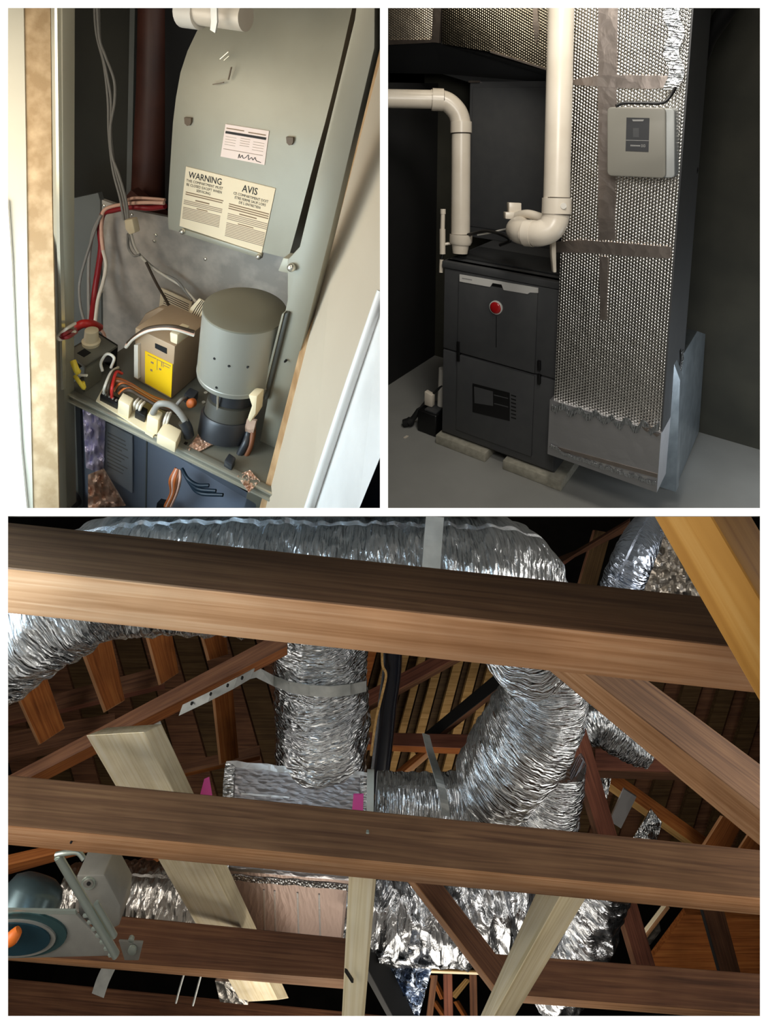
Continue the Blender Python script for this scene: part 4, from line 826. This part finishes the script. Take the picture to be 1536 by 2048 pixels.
# labels (paper stuck on the cover)
def lab_frame(p00, p10, p01, v):     # pixel corners: top left, top right, bottom left
    o = kv(*p00, v); return o, kv(*p10, v) - o, kv(*p01, v) - o
def label_print(par, fr, lines, mt='print_faint'):
    o, X, Y = fr; m = MB(); e = -K.v * .0004
    for (a, b, c, h) in lines: m.prism([o + X * a + Y * c + e, o + X * b + Y * c + e, o + X * b + Y * (c + h) + e, o + X * a + Y * (c + h) + e], K.v * .0003)
    return m.build('print_lines', mt, par)
def label_text(par, fr, txt, a, b, h, mt='print_dark', align='CENTER', bold=.01, xs=.82):
    o, X, Y = fr; s = Y.length * h / .72; text(txt, o + X * a + Y * b - K.v * .0005, X.normalized(), -Y.normalized(), s, mt, par, align=align, bold=bold, xs=xs)
def cover_depth_label(name, px4, v, mt, label):
    return tag(kp(name, px4, v, .0012, mt), label, 'label')
wl = cover_depth_label('warning_label', [(372, 333), (551, 377), (523, 507), (359, 452)], -.0715, 'cream_label', 'cream warning label with English and French text on the curved cover')
fa = lab_frame((372, 333), (461, 353), (359, 452), -.0715)
label_text(wl, fa, 'WARNING', .46, .165, .105); label_text(wl, fa, 'THIS COMPARTMENT MUST', .46, .235, .045, bold=0); label_text(wl, fa, 'BE CLOSED EXCEPT WHEN', .46, .30, .045, bold=0); label_text(wl, fa, 'SERVICING', .46, .365, .045, bold=0)
random.seed(3)
label_print(wl, fa, [(.06, .93 - random.random() * .05, .40 + i * .035, .016) for i in range(2)] + [(.3, .62, .50, .02), (.35, .6, .63, .015)], 'print_brown')
label_print(wl, fa, [(.04, .92, .54 + i * .028, .014) for i in range(3)] + [(.04, .9, .66 + i * .026, .013) for i in range(8)])
fb2 = lab_frame((462, 355), (551, 377), (445, 480), -.0715)
label_text(wl, fb2, 'AVIS', .46, .165, .11); label_text(wl, fb2, 'CE COMPARTIMENT DOIT', .50, .24, .042, bold=0); label_text(wl, fb2, 'ETRE FERME SAUF LORS', .50, .30, .042, bold=0); label_text(wl, fb2, 'DE L ENTRETIEN', .50, .36, .042, bold=0)
label_print(wl, fb2, [(.04, .95, .395 + i * .035, .016) for i in range(3)] + [(.3, .7, .51, .018), (.3, .66, .67, .014)], 'print_brown')
label_print(wl, fb2, [(.04, .95, .55 + i * .028, .013) for i in range(4)] + [(.04, .93, .70 + i * .026, .013) for i in range(9)])
sl = cover_depth_label('service_sticker', [(451, 248), (538, 262), (529, 330), (441, 313)], -.0712, 'pink_label', 'pale service record sticker with a black bar and handwriting')
fs_ = lab_frame((451, 248), (538, 262), (441, 313), -.0712)
label_print(sl, fs_, [(.03, .97, .20, .075)], 'print_dark'); label_print(sl, fs_, [(.04, .45, .10, .03), (.55, .95, .12, .03), (.04, .96, .74, .012)], 'print_brown')
label_print(sl, fs_, [(.05, .3, .36 + k * .08, .01) for k in range(4)] + [(.4, .62, .34 + k * .07, .012) for k in range(4)] + [(.7, .95, .38 + k * .08, .01) for k in range(4)])
o, X, Y = fs_; hp = [(.42, .95), (.43, .82), (.46, .93), (.50, .84), (.53, .92), (.58, .90), (.64, .80), (.66, .94), (.72, .86), (.76, .93), (.80, .84), (.84, .93), (.95, .96)]
MB().tube(smoothpath([o + X * a + Y * b - K.v * .0006 for a, b in hp], 4), .0005, 5).build('handwriting', 'print_dark', sl)
# right flange, channel, door
kp('right_flange', [(722, -60), (750, -60), (749, 96), (658, 480), (522, 1009), (519, 1020), (486, 1020), (520, 880), (556, 690), (575, 600), (575, 520), (599, 494), (655, 262), (709, 40)], -.20, .02, 'flange_metal', cab, bev=.001)
kp('flange_rib', [(568, 626), (577, 626), (534, 800), (524, 800)], -.206, .01, 'motor_olive', cab, bev=.002); kp('rib_edge', [(564, 628), (568, 626), (525, 800), (520, 800)], -.208, .01, 'sheet_metal', cab)
for x, y, r in ((583, 535, .006), (572, 721, .0018)): MB().lathe(kv(x, y, -.203), -K.v, [(-.001, r), (.003, r * .9), (.005, r * .4)], 14).build('screw', 'screw_bright' if r > .003 else 'black_matte', cab, smooth=60)
kp('latch_plate', [(566, 516), (596, 520), (588, 550), (556, 542)], -.19, .02, 'sheet_metal', cab, bev=.001)
dr_ = thing('door', 'cream closet door with a rough chipped particleboard edge', 'door', P(640, 1020, .75))
MB().prism([P(757, -20, .86), P(766, -20, .86), P(766, 140, .86), P(668, 480, .86), P(531, 1020, .86), P(518, 1020, .86), P(656, 480, .86), P(746, 100, .86)], AF * .02).build('chipped_edge', 'particle_edge', dr_)
MB().prism([P(766, 100, .855), P(667, 480, .855), P(530, 1021, .855), P(620, 1021, .70), P(766, 580, .70)], AF * .02).build('door_face', 'cream_paint', dr_)
MB().tube([P(764, 583, .70), P(700, 770, .70), P(618, 1018, .70)], .006, 14).build('rounded_edge', 'gloss_white', dr_, smooth=60)
MB().prism([P(766, 588, .705), P(622, 1021, .705), P(717, 1021, .62), P(766, 900, .62)], AF * .02).build('door_return', 'gloss_grey', dr_)
tag(MB().prism([P(766, 898, .66), P(764, 908, .66), P(716, 1021, .66), P(766, 1021, .66)], AF * .02).build('dark_cloth', 'navy'), 'dark navy patch in the lower right corner by the door', 'cloth')
# white pipe at top
wp = thing('condensate_pipe', 'short white plastic pipe with a strap at the top of the closet', 'pipe', kv(430, 40, -.16))
MB().tube([kv(372, 18, -.15), kv(492, 34, -.15)], .019, 22).build('pipe', 'pvc', wp, smooth=50)
MB().tube([kv(366, 22, -.15), kv(400, 26, -.15)], .022, 22).build('coupling', 'pvc_grey', wp, smooth=50)
kp('strap', [(420, 4), (433, 4), (434, 44), (430, 66), (420, 60), (422, 44)], -.185, .003, 'strap_metal' if 'strap_metal' in M else 'pvc', wp)
# shelf
us0 = K.co(sh(128, 778))[0]; us1 = K.co(sh(512, 1012))[0]
shf = thing('control_shelf', 'grey metal shelf with a rolled front lip holding the controls', 'shelf', K.pt((us0 + us1) / 2, -.27, ws))
MB().box(K, us0, us1 + .02, -.27, 0, ws - .004, ws).build('deck', 'shelf_paint', shf)
MB().box(K, us0, us1 + .02, -.276, -.266, ws - .014, ws + .004).build('front_lip', 'shelf_paint', shf, bev=.002)
MB().box(K, us0, us1 + .02, -.278, -.275, ws + .001, ws + .004).build('lip_highlight', 'edge_bright', shf)
MB().box(K, us0, us1 + .02, -.279, -.275, ws - .009, ws - .006).build('lip_bead', 'edge_bright', shf)
for px, py, r in ((411, 787, .003), (407, 806, .003)): MB().lathe(sh(px, py), K.w, [(-.001, r), (.002, r)], 10).build('rivet', 'screw_bright', shf)
MB().prism([sh(370, 884), sh(376, 886), sh(367, 897), sh(362, 896)], K.w * .001).build('slot', 'black_matte', shf)
# below shelf
low = kp('lower_panel', [(112, 760), (134, 780), (300, 880), (430, 960), (512, 1008), (512, 1022), (112, 1022)], -.20, .01, 'sheet_blue', cab)
kp('panel_seam', [(292, 880), (294, 880), (292, 1022), (290, 1022)], -.202, .004, 'sheet_side', cab)
kp('left_return', [(118, 785), (150, 800), (158, 1022), (118, 1022)], -.215, .01, 'sheet_side', cab)
pa = tag(kp('wiring_diagram', [(212, 846), (264, 872), (264, 986), (210, 950)], -.206, .002, 'paper_grey'), 'grey wiring diagram sheet on the panel below the shelf', 'label')
fw = lab_frame((212, 846), (264, 872), (210, 950), -.206); random.seed(9)
label_print(pa, fw, [(.08, .9 - random.random() * .3, .15 + i * .07, .02) for i in range(10)], 'print_grey')
def crumple_k(name, poly, v, mt, amp, label):
    (x0, y0), (x1, y1), (x2, y2), (x3, y3) = poly
    def fn(a, b):
        px = (x0 * (1 - a) + x1 * a) * (1 - b) + (x3 * (1 - a) + x2 * a) * b; py = (y0 * (1 - a) + y1 * a) * (1 - b) + (y3 * (1 - a) + y2 * a) * b
        q = V((px * .09, py * .05, v)); return kv(px, py, v + amp * (noise.noise(q) + .6 * noise.noise(q * 2.3)))
    return tag(MB().sheet(fn, 18, 40, K.v * .002).build(name, mt, smooth=40), label, 'foil')
crumple_k('foil_strip', ((164, 800), (210, 826), (206, 948), (172, 936)), -.215, 'foil_purple', .008, 'shiny violet tinted foil strip below the shelf')
crumple_k('foil_tape', ((176, 950), (206, 938), (250, 1012), (176, 1018)), -.222, 'foil_copper', .008, 'crumpled copper tinted tape under the violet foil strip')
def crumple_s(poly, amp, label):
    (x0, y0), (x1, y1), (x2, y2), (x3, y3) = poly
    def fn(a, b):
        px = (x0 * (1 - a) + x1 * a) * (1 - b) + (x3 * (1 - a) + x2 * a) * b; py = (y0 * (1 - a) + y1 * a) * (1 - b) + (y3 * (1 - a) + y2 * a) * b
        q = V((px * .12, py * .1, 3)); return sh(px, py, .002 + amp * abs(noise.noise(q) + .6 * noise.noise(q * 2.3)))
    return tag(MB().sheet(fn, 24, 24, -K.w * .0015).build('foil_tape', 'foil_copper', smooth=40), label, 'foil')
crumple_s(((372, 900), (398, 866), (440, 880), (392, 906)), .006, 'copper tinted tape strip on the shelf in front of the motor')
crumple_s(((474, 950), (500, 940), (520, 962), (498, 984)), .008, 'copper tinted crumpled tape at the right end of the shelf')
tag(MB().lathe(kv(148, 996, -.22), -K.v, [(0, .017), (.006, .016), (.008, .01)], 20).build('rubber_plug', 'black', smooth=50), 'black oval rubber plug at the bottom left', 'plug')
for k in range(5):
    kwire('lead_wire', [(352 + k * 2, 936 + k, -.235), (340 + k * 5, 960, -.245), (342 + k * 3, 985, -.24), (330 + k * 3, 1012, -.235)], .0022, ['wire_orange', 'wire_pink', 'wire_orange', 'wire_brown', 'wire_pink'][k], None, ['leftmost', 'second', 'middle', 'fourth', 'rightmost'][k] + ' wire of the orange bundle hanging below the shelf', 'wire', 'bundle below the shelf')
tag(kp('plug_housing', [(314, 1006), (332, 1010), (330, 1021), (312, 1018)], -.236, .01, 'black'), 'small black plug at the end of the orange bundle', 'plug')
for k, e in enumerate(((418, 971), (432, 982), (446, 990))):
    kwire('lead_wire', [(364, 938, -.24), (376 + k * 2, 958 + k * 4, -.25), (395 + k * 2, 970 + k * 8, -.25), (e[0], e[1], -.245)], .0028, 'navy', None, ['uppermost', 'middle', 'lowest'][k] + ' black wire curving under the shelf edge', 'wire', 'black wires under the shelf')
# junction box
b0 = K.co(sh(172, 786)); hj = K.co(kv(172, 734, b0[1]))[2] - ws
jb_ = thing('junction_box', 'small open grey junction box at the left end of the shelf', 'junction box', sh(175, 780))
tp = [sh(131, 703, hj), sh(172, 734, hj), sh(236, 690, hj), sh(195, 664, hj)]
MB().prism(tp, -K.w * .004).build('top_plate', 'shelf_paint', jb_)
def wallp(a, b, t): return MB().prism([a, b, b - K.w * (hj - .001), a - K.w * (hj - .001)], t)
wallp(tp[1], tp[1].lerp(tp[2], .5), -K.u * .003).build('right_side', 'shelf_paint', jb_)
wallp(tp[2].lerp(tp[3], .0), tp[3], -K.v * .003).build('back_side', 'black', jb_); wallp(tp[3], tp[0], K.u * .003).build('left_side', 'shelf_paint', jb_)
wallp(tp[0], tp[0].lerp(tp[1], .25), K.v * .003).build('front_side', 'shelf_paint', jb_)
MB().prism([sh(154, 706, hj + .0006), sh(168, 714, hj + .0006), sh(182, 705, hj + .0006), sh(169, 697, hj + .0006)], -K.w * .002).build('knockout', 'black_matte', jb_)
g0 = sh(182, 688, hj); gr = MB().lathe(g0, K.w, [(0, .013), (.006, .014), (.008, .011), (.026, .010), (.028, .007)], 18).build('cable_grommet', 'cream_plastic', jb_, smooth=45)
kwire('ground_wire', [(146, 722, b0[1] - .02), (152, 738, b0[1] - .024), (156, 744, b0[1] - .02)], .0045, 'wire_yellow', jb_); kwire('ground_wire', [(150, 752, b0[1] - .02), (160, 766, b0[1] - .024), (168, 776, b0[1] - .02), (165, 764, b0[1] - .02)], .003, 'wire_yellow', jb_)
kwire('stub_wire', [(158, 750, b0[1] - .012), (174, 751, b0[1] - .01)], .002, 'wire_white', jb_)
kwire('loop_wire', [(205, 742, b0[1] + .02), (202, 725, b0[1] + .02), (214, 708, b0[1] + .02), (228, 716, b0[1] + .02), (222, 735, b0[1] + .02)], .0022, 'wire_white', jb_)
# transformer / control box
q0 = K.co(sh(342, 800)); vf = q0[1]
cb = thing('ignition_control', 'beige control box with a bright yellow label standing on the shelf', 'control box', sh(320, 800))
kp('case', [(270, 655), (350, 693), (342, 799), (268, 757)], vf, .085, 'beige_case', cb, bev=.002)
kp('rear_hump', [(272, 656), (290, 628), (317, 615), (345, 622), (372, 642), (388, 664), (350, 693)], vf + .075, .012, 'beige_case', cb, bev=.002)
kp('side_lip', [(268, 690), (276, 690), (276, 758), (268, 754)], vf - .006, .006, 'wire_white', cb)
yl = kp('yellow_label', [(290, 702), (345, 729), (342, 795), (290, 766)], vf - .0012, .001, 'yellow_label', cb)
fy = lab_frame((290, 702), (345, 729), (290, 766), vf - .0012)
label_print(yl, fy, [(.1, .42, .06, .02), (.45, .95, .06, .02), (.44, .455, .06, .34), (.6, .62, .08, .14), (.66, .68, .08, .14), (.7, .9, .14, .02), (.22, .32, .22, .05), (.52, .6, .3, .05), (.2, .28, .46, .06)], 'print_brown')
kp('dip_switch', [(310, 687), (333, 697), (333, 708), (310, 696)], vf - .001, .002, 'black_matte', cb)
kp('side_connector', [(339, 664), (355, 670), (354, 690), (340, 684)], vf - .004, .03, 'cream_plastic', cb, bev=.002)
tag(kp('wiring_card', [(322, 576), (384, 605), (374, 648), (318, 616)], -.012, .002, 'cream_label'), 'cream lined instruction card standing behind the beige control box', 'card')
fc = lab_frame((322, 576), (384, 605), (318, 616), -.012); label_print(bpy.data.objects['wiring_card'], fc, [(.12, .92, .14 + i * .1, .03) for i in range(8)], 'print_dark')
def ribbonc(a, b):
    p = interp([(366, 664), (370, 640), (382, 614), (398, 597)], b); q = interp([(388, 666), (396, 644), (406, 624), (414, 606)], b)
    return kv(p[0] * (1 - a) + q[0] * a, p[1] * (1 - a) + q[1] * a, -.125 + .03 * b)
rc_ = tag(MB().sheet(ribbonc, 6, 16, K.v * .002).build('flat_cable', 'cream_plastic', smooth=50), 'cream flat ribbon cable curving up beside the grey drum', 'cable')
for k in range(4):
    a = .35 + k * .16; MB().tube([ribbonc(a, t / 8) - K.v * .0008 for t in range(3, 9)], .0007, 5).build('cable_groove', 'wire_dark', rc_)
# inducer blower drum
vd = -.19
T0, T1_ = kv(491, 618, vd), kv(476, 742, vd); axd = T0 - T1_; rd_ = 83 / F * (T0 - EYE).dot(AF)
ind = thing('inducer_blower', 'grey drum shaped inducer blower with a dark motor below it', 'blower', sh(455, 860))
MB().lathe(T1_, axd, [(0, rd_ * .965), (.002, rd_), (axd.length * .5, rd_), (axd.length * .985, rd_)], 56).build('drum', 'drum_grey', ind, smooth=40)
MB().lathe(T1_, axd, [(axd.length * .98, rd_ * 1.004), (axd.length, rd_ * 1.004), (axd.length * 1.008, rd_ * .985), (axd.length * 1.009, rd_ * .4)], 56).build('drum_lid', 'drum_top', ind, smooth=40)
MB().lathe(T1_, axd, [(-.003, rd_ * .99), (.004, rd_ * 1.012), (.006, rd_ * .99)], 56).build('bottom_rim', 'drum_grey', ind, smooth=40)
M0 = sh(451, 862) + K.w * .018; am = T1_ - M0
MB().lathe(M0, am, [(-.018, .039), (.010, .040), (.014, .038)], 40).build('motor_band', 'motor_dark', ind, smooth=40)
MB().lathe(M0, am, [(.012, .036), (.034, .035), (.038, .026)], 40).build('motor_body', 'motor_olive', ind, smooth=40)
MB().lathe(M0, am, [(.036, .032), (am.length + .005, .036)], 40).build('motor_neck', 'motor_dark', ind, smooth=40)
MB().tube([kv(436, 786, vd - .045), kv(434, 844, vd - .045)], .0018, 8).build('tie_rod', 'screw_bright', ind, smooth=60)
def drumhit(px, py):
    r = ray(px, py).normalized(); a = axd.normalized(); o = EYE - T1_; rp = r - a * r.dot(a); op = o - a * o.dot(a)
    A_, B_, C_ = rp.dot(rp), 2 * rp.dot(op), op.dot(op) - rd_ * rd_; D_ = B_ * B_ - 4 * A_ * C_
    return EYE + r * ((-B_ - math.sqrt(max(D_, 0))) / (2 * A_))
for px, py in ((429, 717), (458, 732), (495, 734), (433, 775)):
    c_ = drumhit(px, py); MB().lathe(c_, -K.v, [(-.004, .0018), (.0008, .0018)], 10).build('screw_hole', 'black_matte', ind)
kp('wire_cover', [(496, 790), (514, 793), (511, 828), (500, 846), (494, 838), (503, 812)], vd - .05, .02, 'cream_plastic', ind, bev=.002)
kwire('motor_lead', [(500, 842, -.21), (496, 870, -.22), (490, 890, -.23), (470, 925, -.24), (458, 940, -.245)], .006, 'motor_dark', ind)
kwire('motor_lead', [(506, 838, -.21), (506, 868, -.22), (498, 900, -.23), (476, 936, -.24)], .004, 'wire_brown', ind)
kp('foil_wrap', [(494, 838), (512, 842), (506, 868), (488, 862)], -.222, .004, 'foil_copper', ind)
tag(MB().prism([sh(446, 936), sh(462, 946), sh(470, 930), sh(456, 920)], K.w * .014).build('lead_clip', 'motor_dark', bev=.002), 'dark clip holding the motor leads on the shelf', 'clip')
# circuit board on the shelf edge
pcb = thing('circuit_board', 'cream circuit board with white plugs along the front of the shelf', 'circuit board', sh(250, 840))
MB().prism([sh(192, 801, .006), sh(205, 777, .006), sh(330, 848, .006), sh(306, 872, .006)], -K.w * .004).build('board', 'cream_plastic', pcb)
def blk(name, pxs, h, mt, parent, bev=.001): return MB().prism([sh(x, y, h) for x, y in pxs], -K.w * (h - .005)).build(name, mt, parent, bev=bev)
tbk = blk('terminal_block', [(200, 790), (206, 778), (240, 796), (235, 808)], .016, 'black', pcb)
for k in range(5): MB().lathe(sh(206 + k * 6.6, 786 + k * 3.6, .0165), K.w, [(-.002, .0022), (.001, .0018)], 8).build('terminal_screw', 'screw_bright', tbk)
blk('plug_connector', [(236, 800), (246, 784), (268, 796), (259, 812)], .030, 'cream_plastic', pcb, .002)
blk('plug_connector', [(294, 830), (304, 812), (326, 824), (317, 842)], .032, 'cream_plastic', pcb, .002)
blk('relay', [(270, 822), (278, 808), (296, 818), (290, 832)], .018, 'black', pcb)
blk('terminal_cover', [(314, 866), (330, 842), (364, 860), (352, 886)], .024, 'cream_plastic', pcb, .002)
for k in range(3): MB().tube(smoothpath([sh(268 + k * 5, 820 + k * 3, .006), sh(270 + k * 6, 806 + k * 3, .03), sh(280 + k * 6, 796 + k * 3, .02)], 4), .0022, 8).build('jumper_wire', 'wire_white', pcb, smooth=60)
for k in range(2): MB().tube(smoothpath([sh(326 + k * 4, 858 + k * 2, .006), sh(330 + k * 5, 840, .03), sh(336 + k * 5, 826, .03)], 4), .0024, 8).build('jumper_wire', 'wire_white', pcb, smooth=60)
for k, mt in enumerate(('wire_white', 'wire_dark', 'wire_bright_red')):
    MB().tube(smoothpath([sh(208 + k * 8, 787 + k * 4, .016), sh(210 + k * 7, 772 + k * 2, .035), sh(222 + k * 5, 745, .04), sh(236 + k * 4, 735 + k * 6, .03)], 5), .0023, 8).build('lead_wire', mt, pcb, smooth=60)
gcb = MB().tube(smoothpath([sh(306, 826, .034), sh(318, 808, .055), sh(345, 812, .055), sh(368, 838, .04), sh(378, 866, .018)], 6), .0045, 10).build('grey_cable', 'wire_grey', pcb, smooth=60)
MB().tube(smoothpath([sh(366, 842, .036), sh(374, 856, .026), sh(378, 872, .012)], 4), .0075, 12).build('plug_boot', 'motor_dark', pcb, smooth=60)
H = 'harness wires in front of the beige control box'
for k in range(9):
    mt = ['wire_brown', 'wire_orange', 'wire_brown', 'wire_grey', 'wire_orange', 'wire_dark', 'wire_brown', 'wire_orange', 'wire_dark'][k]
    o = MB().tube(smoothpath([sh(218 + k * 3, 776 + k * 1.5, .02), sh(226 + k * 4, 756 + k * 3, .03 + .003 * (k % 3)), sh(256 + k * 3, 766 + k * 3.2, .03), sh(296 + k * 3, 790 + k * 3, .022), sh(340 + k * 3, 806 + k * 3, .012)], 6), .0028, 8).build('harness_wire', mt, smooth=60)
    tag(o, ['first', 'second', 'third', 'fourth', 'fifth', 'sixth', 'seventh', 'eighth', 'ninth'][k] + ' wire from the back of the harness by the control box, %s' % {'wire_brown': 'brown', 'wire_orange': 'orange', 'wire_grey': 'grey', 'wire_dark': 'dark'}[mt], 'wire', H)
ps = thing('pressure_switch', 'small dark switch with a round orange knob beside the blower', 'switch', sh(378, 806))
MB().prism([sh(366, 804), sh(384, 814), sh(396, 798), sh(378, 790)], K.w * .016).build('body', 'motor_dark', ps, bev=.002)
MB().lathe(sh(384, 806, .016), -K.v + K.w * .5, [(-.002, .007), (.005, .007), (.007, .005)], 20).build('knob', 'wire_orange', ps, smooth=50)
MB().tube(smoothpath([sh(372, 796, .01), sh(362, 800, .02), sh(352, 812, .01)], 4), .003, 8).build('lead', 'wire_grey', ps, smooth=60)
# wire runs --------------------------------------------------------
G = 'grey low voltage wires hanging from above'
for k, pts in enumerate((
    [(188, -40, -.05), (192, 60, -.05), (208, 130, -.05), (216, 200, -.05), (218, 270, -.05), (226, 340, -.05), (240, 395, -.05), (248, 440, -.05)],
    [(196, -40, -.055), (200, 80, -.055), (212, 140, -.055), (222, 200, -.055), (222, 270, -.055), (230, 335, -.055), (246, 395, -.055), (254, 440, -.055)],
    [(192, -40, -.06), (198, 70, -.06), (210, 110, -.06), (228, 160, -.06), (229, 205, -.06), (221, 255, -.06), (224, 310, -.06), (238, 350, -.06), (252, 400, -.06), (257, 440, -.06)])):
    kwire('control_wire', pts, .0024, 'wire_grey', None, ['leftmost long grey wire hanging down to the cream clip', 'middle long grey wire hanging down to the cream clip', 'right long grey wire with a bulge hanging down to the cream clip'][k], 'wire', G)
tag(kp('wire_clip', [(248, 440), (264, 438), (270, 466), (258, 470), (250, 458)], -.07, .014, 'cream_plastic', bev=.002), 'cream plastic clip gathering the grey wires', 'clip')
for k, (pts, mt, lab) in enumerate((
    ([(258, 466, -.06), (268, 495, -.05), (290, 520, -.04), (320, 545, -.035), (352, 560, -.03), (372, 585, -.035), (384, 600, -.04)], 'wire_grey', 'upper grey wire sweeping right from the cream clip'),
    ([(262, 466, -.06), (272, 498, -.05), (296, 528, -.04), (330, 552, -.035), (362, 572, -.03), (380, 590, -.035), (392, 604, -.04)], 'wire_white', 'lower pale wire sweeping right from the cream clip'),
    ([(256, 468, -.06), (257, 495, -.05), (268, 511, -.05), (280, 509, -.05)], 'wire_grey', 'short looped grey wire under the cream clip'),
    ([(292, 524, -.045), (312, 565, -.05), (332, 600, -.07), (346, 630, -.09), (354, 664, -.11)], 'wire_dark', 'dark thin wire running down to the beige control box'))):
    kwire('control_wire', pts, .0024, mt, None, lab, 'wire', 'wires below the cream clip')
for k, (pts, mt, r, lab) in enumerate((
    ([(330, 412, -.03), (300, 416, -.03), (262, 414, -.035), (228, 420, -.035), (206, 428, -.035), (200, 460, -.035), (202, 500, -.04), (190, 580, -.06), (184, 640, -.1), (182, 672, -.13)], 'wire_red', .0055, 'thick dark red wire running down to the junction box'),
    ([(328, 406, -.04), (290, 405, -.04), (250, 408, -.04), (215, 416, -.04), (204, 432, -.04), (203, 470, -.04), (206, 500, -.045)], 'wire_pink', .0035, 'pink wire bending along the top of the panel'),
    ([(206, 500, -.04), (212, 530, -.045), (206, 565, -.06), (196, 600, -.08), (190, 650, -.11), (186, 672, -.13)], 'wire_white', .0035, 'cream wire beside the thick dark red wire'),
    ([(202, 430, -.045), (186, 465, -.045), (178, 520, -.05), (177, 580, -.07), (178, 640, -.1), (180, 668, -.13)], 'wire_grey', .003, 'grey wire left of the thick dark red wire'),
    ([(200, 432, -.045), (180, 490, -.05), (160, 560, -.06), (160, 605, -.08), (168, 640, -.1), (180, 664, -.12)], 'wire_grey', .0024, 'thin outermost grey wire bowing left above the junction box'),
    ([(330, 400, -.03), (312, 398, -.03), (270, 396, -.03), (250, 402, -.03)], 'wire_pink', .003, 'short pink wire above the cream clip'))):
    kwire('line_wire', pts, r, mt, None, lab, 'wire', 'line voltage wires')
kwire('line_wire', [(148, 658, -.20), (165, 648, -.20), (184, 649, -.19), (198, 655, -.17)], .007, 'wire_bright_red', None, 'bright red sleeve arching over the junction box', 'wire')
kwire('line_wire', [(150, 647, -.27), (132, 658, -.295), (117, 672, -.30), (122, 679, -.30), (150, 663, -.27)], .0024, 'wire_white', None, 'white looped wire end left of the bright red sleeve', 'wire')
kwire('line_wire', [(150, 659, -.25), (132, 666, -.295), (122, 674, -.298), (136, 674, -.295), (152, 664, -.26)], .003, 'wire_red', None, 'dark red looped wire left of the bright red sleeve', 'wire')
kwire('line_wire', [(198, 656, -.16), (208, 668, -.16), (211, 684, -.16)], .0024, 'wire_pink', None, 'pale wire dropping from the right end of the red sleeve', 'wire')
for k in range(3):
    kwire('harness_wire', [(252 + k * 2, 694 - k * 4, vf - .012), (268 + k * 3, 676 - k * 3, vf - .012), (300, 660 - k * 2, vf - .012), (345, 657 - k * 2, vf - .008), (388, 670 - k * 3, vf + .01)], .003, ['wire_white', 'wire_pink', 'wire_dark'][k], None, ['cream', 'peach', 'dark'][k] + ' wire lying across the top of the beige control box', 'wire', 'wires across the control box')
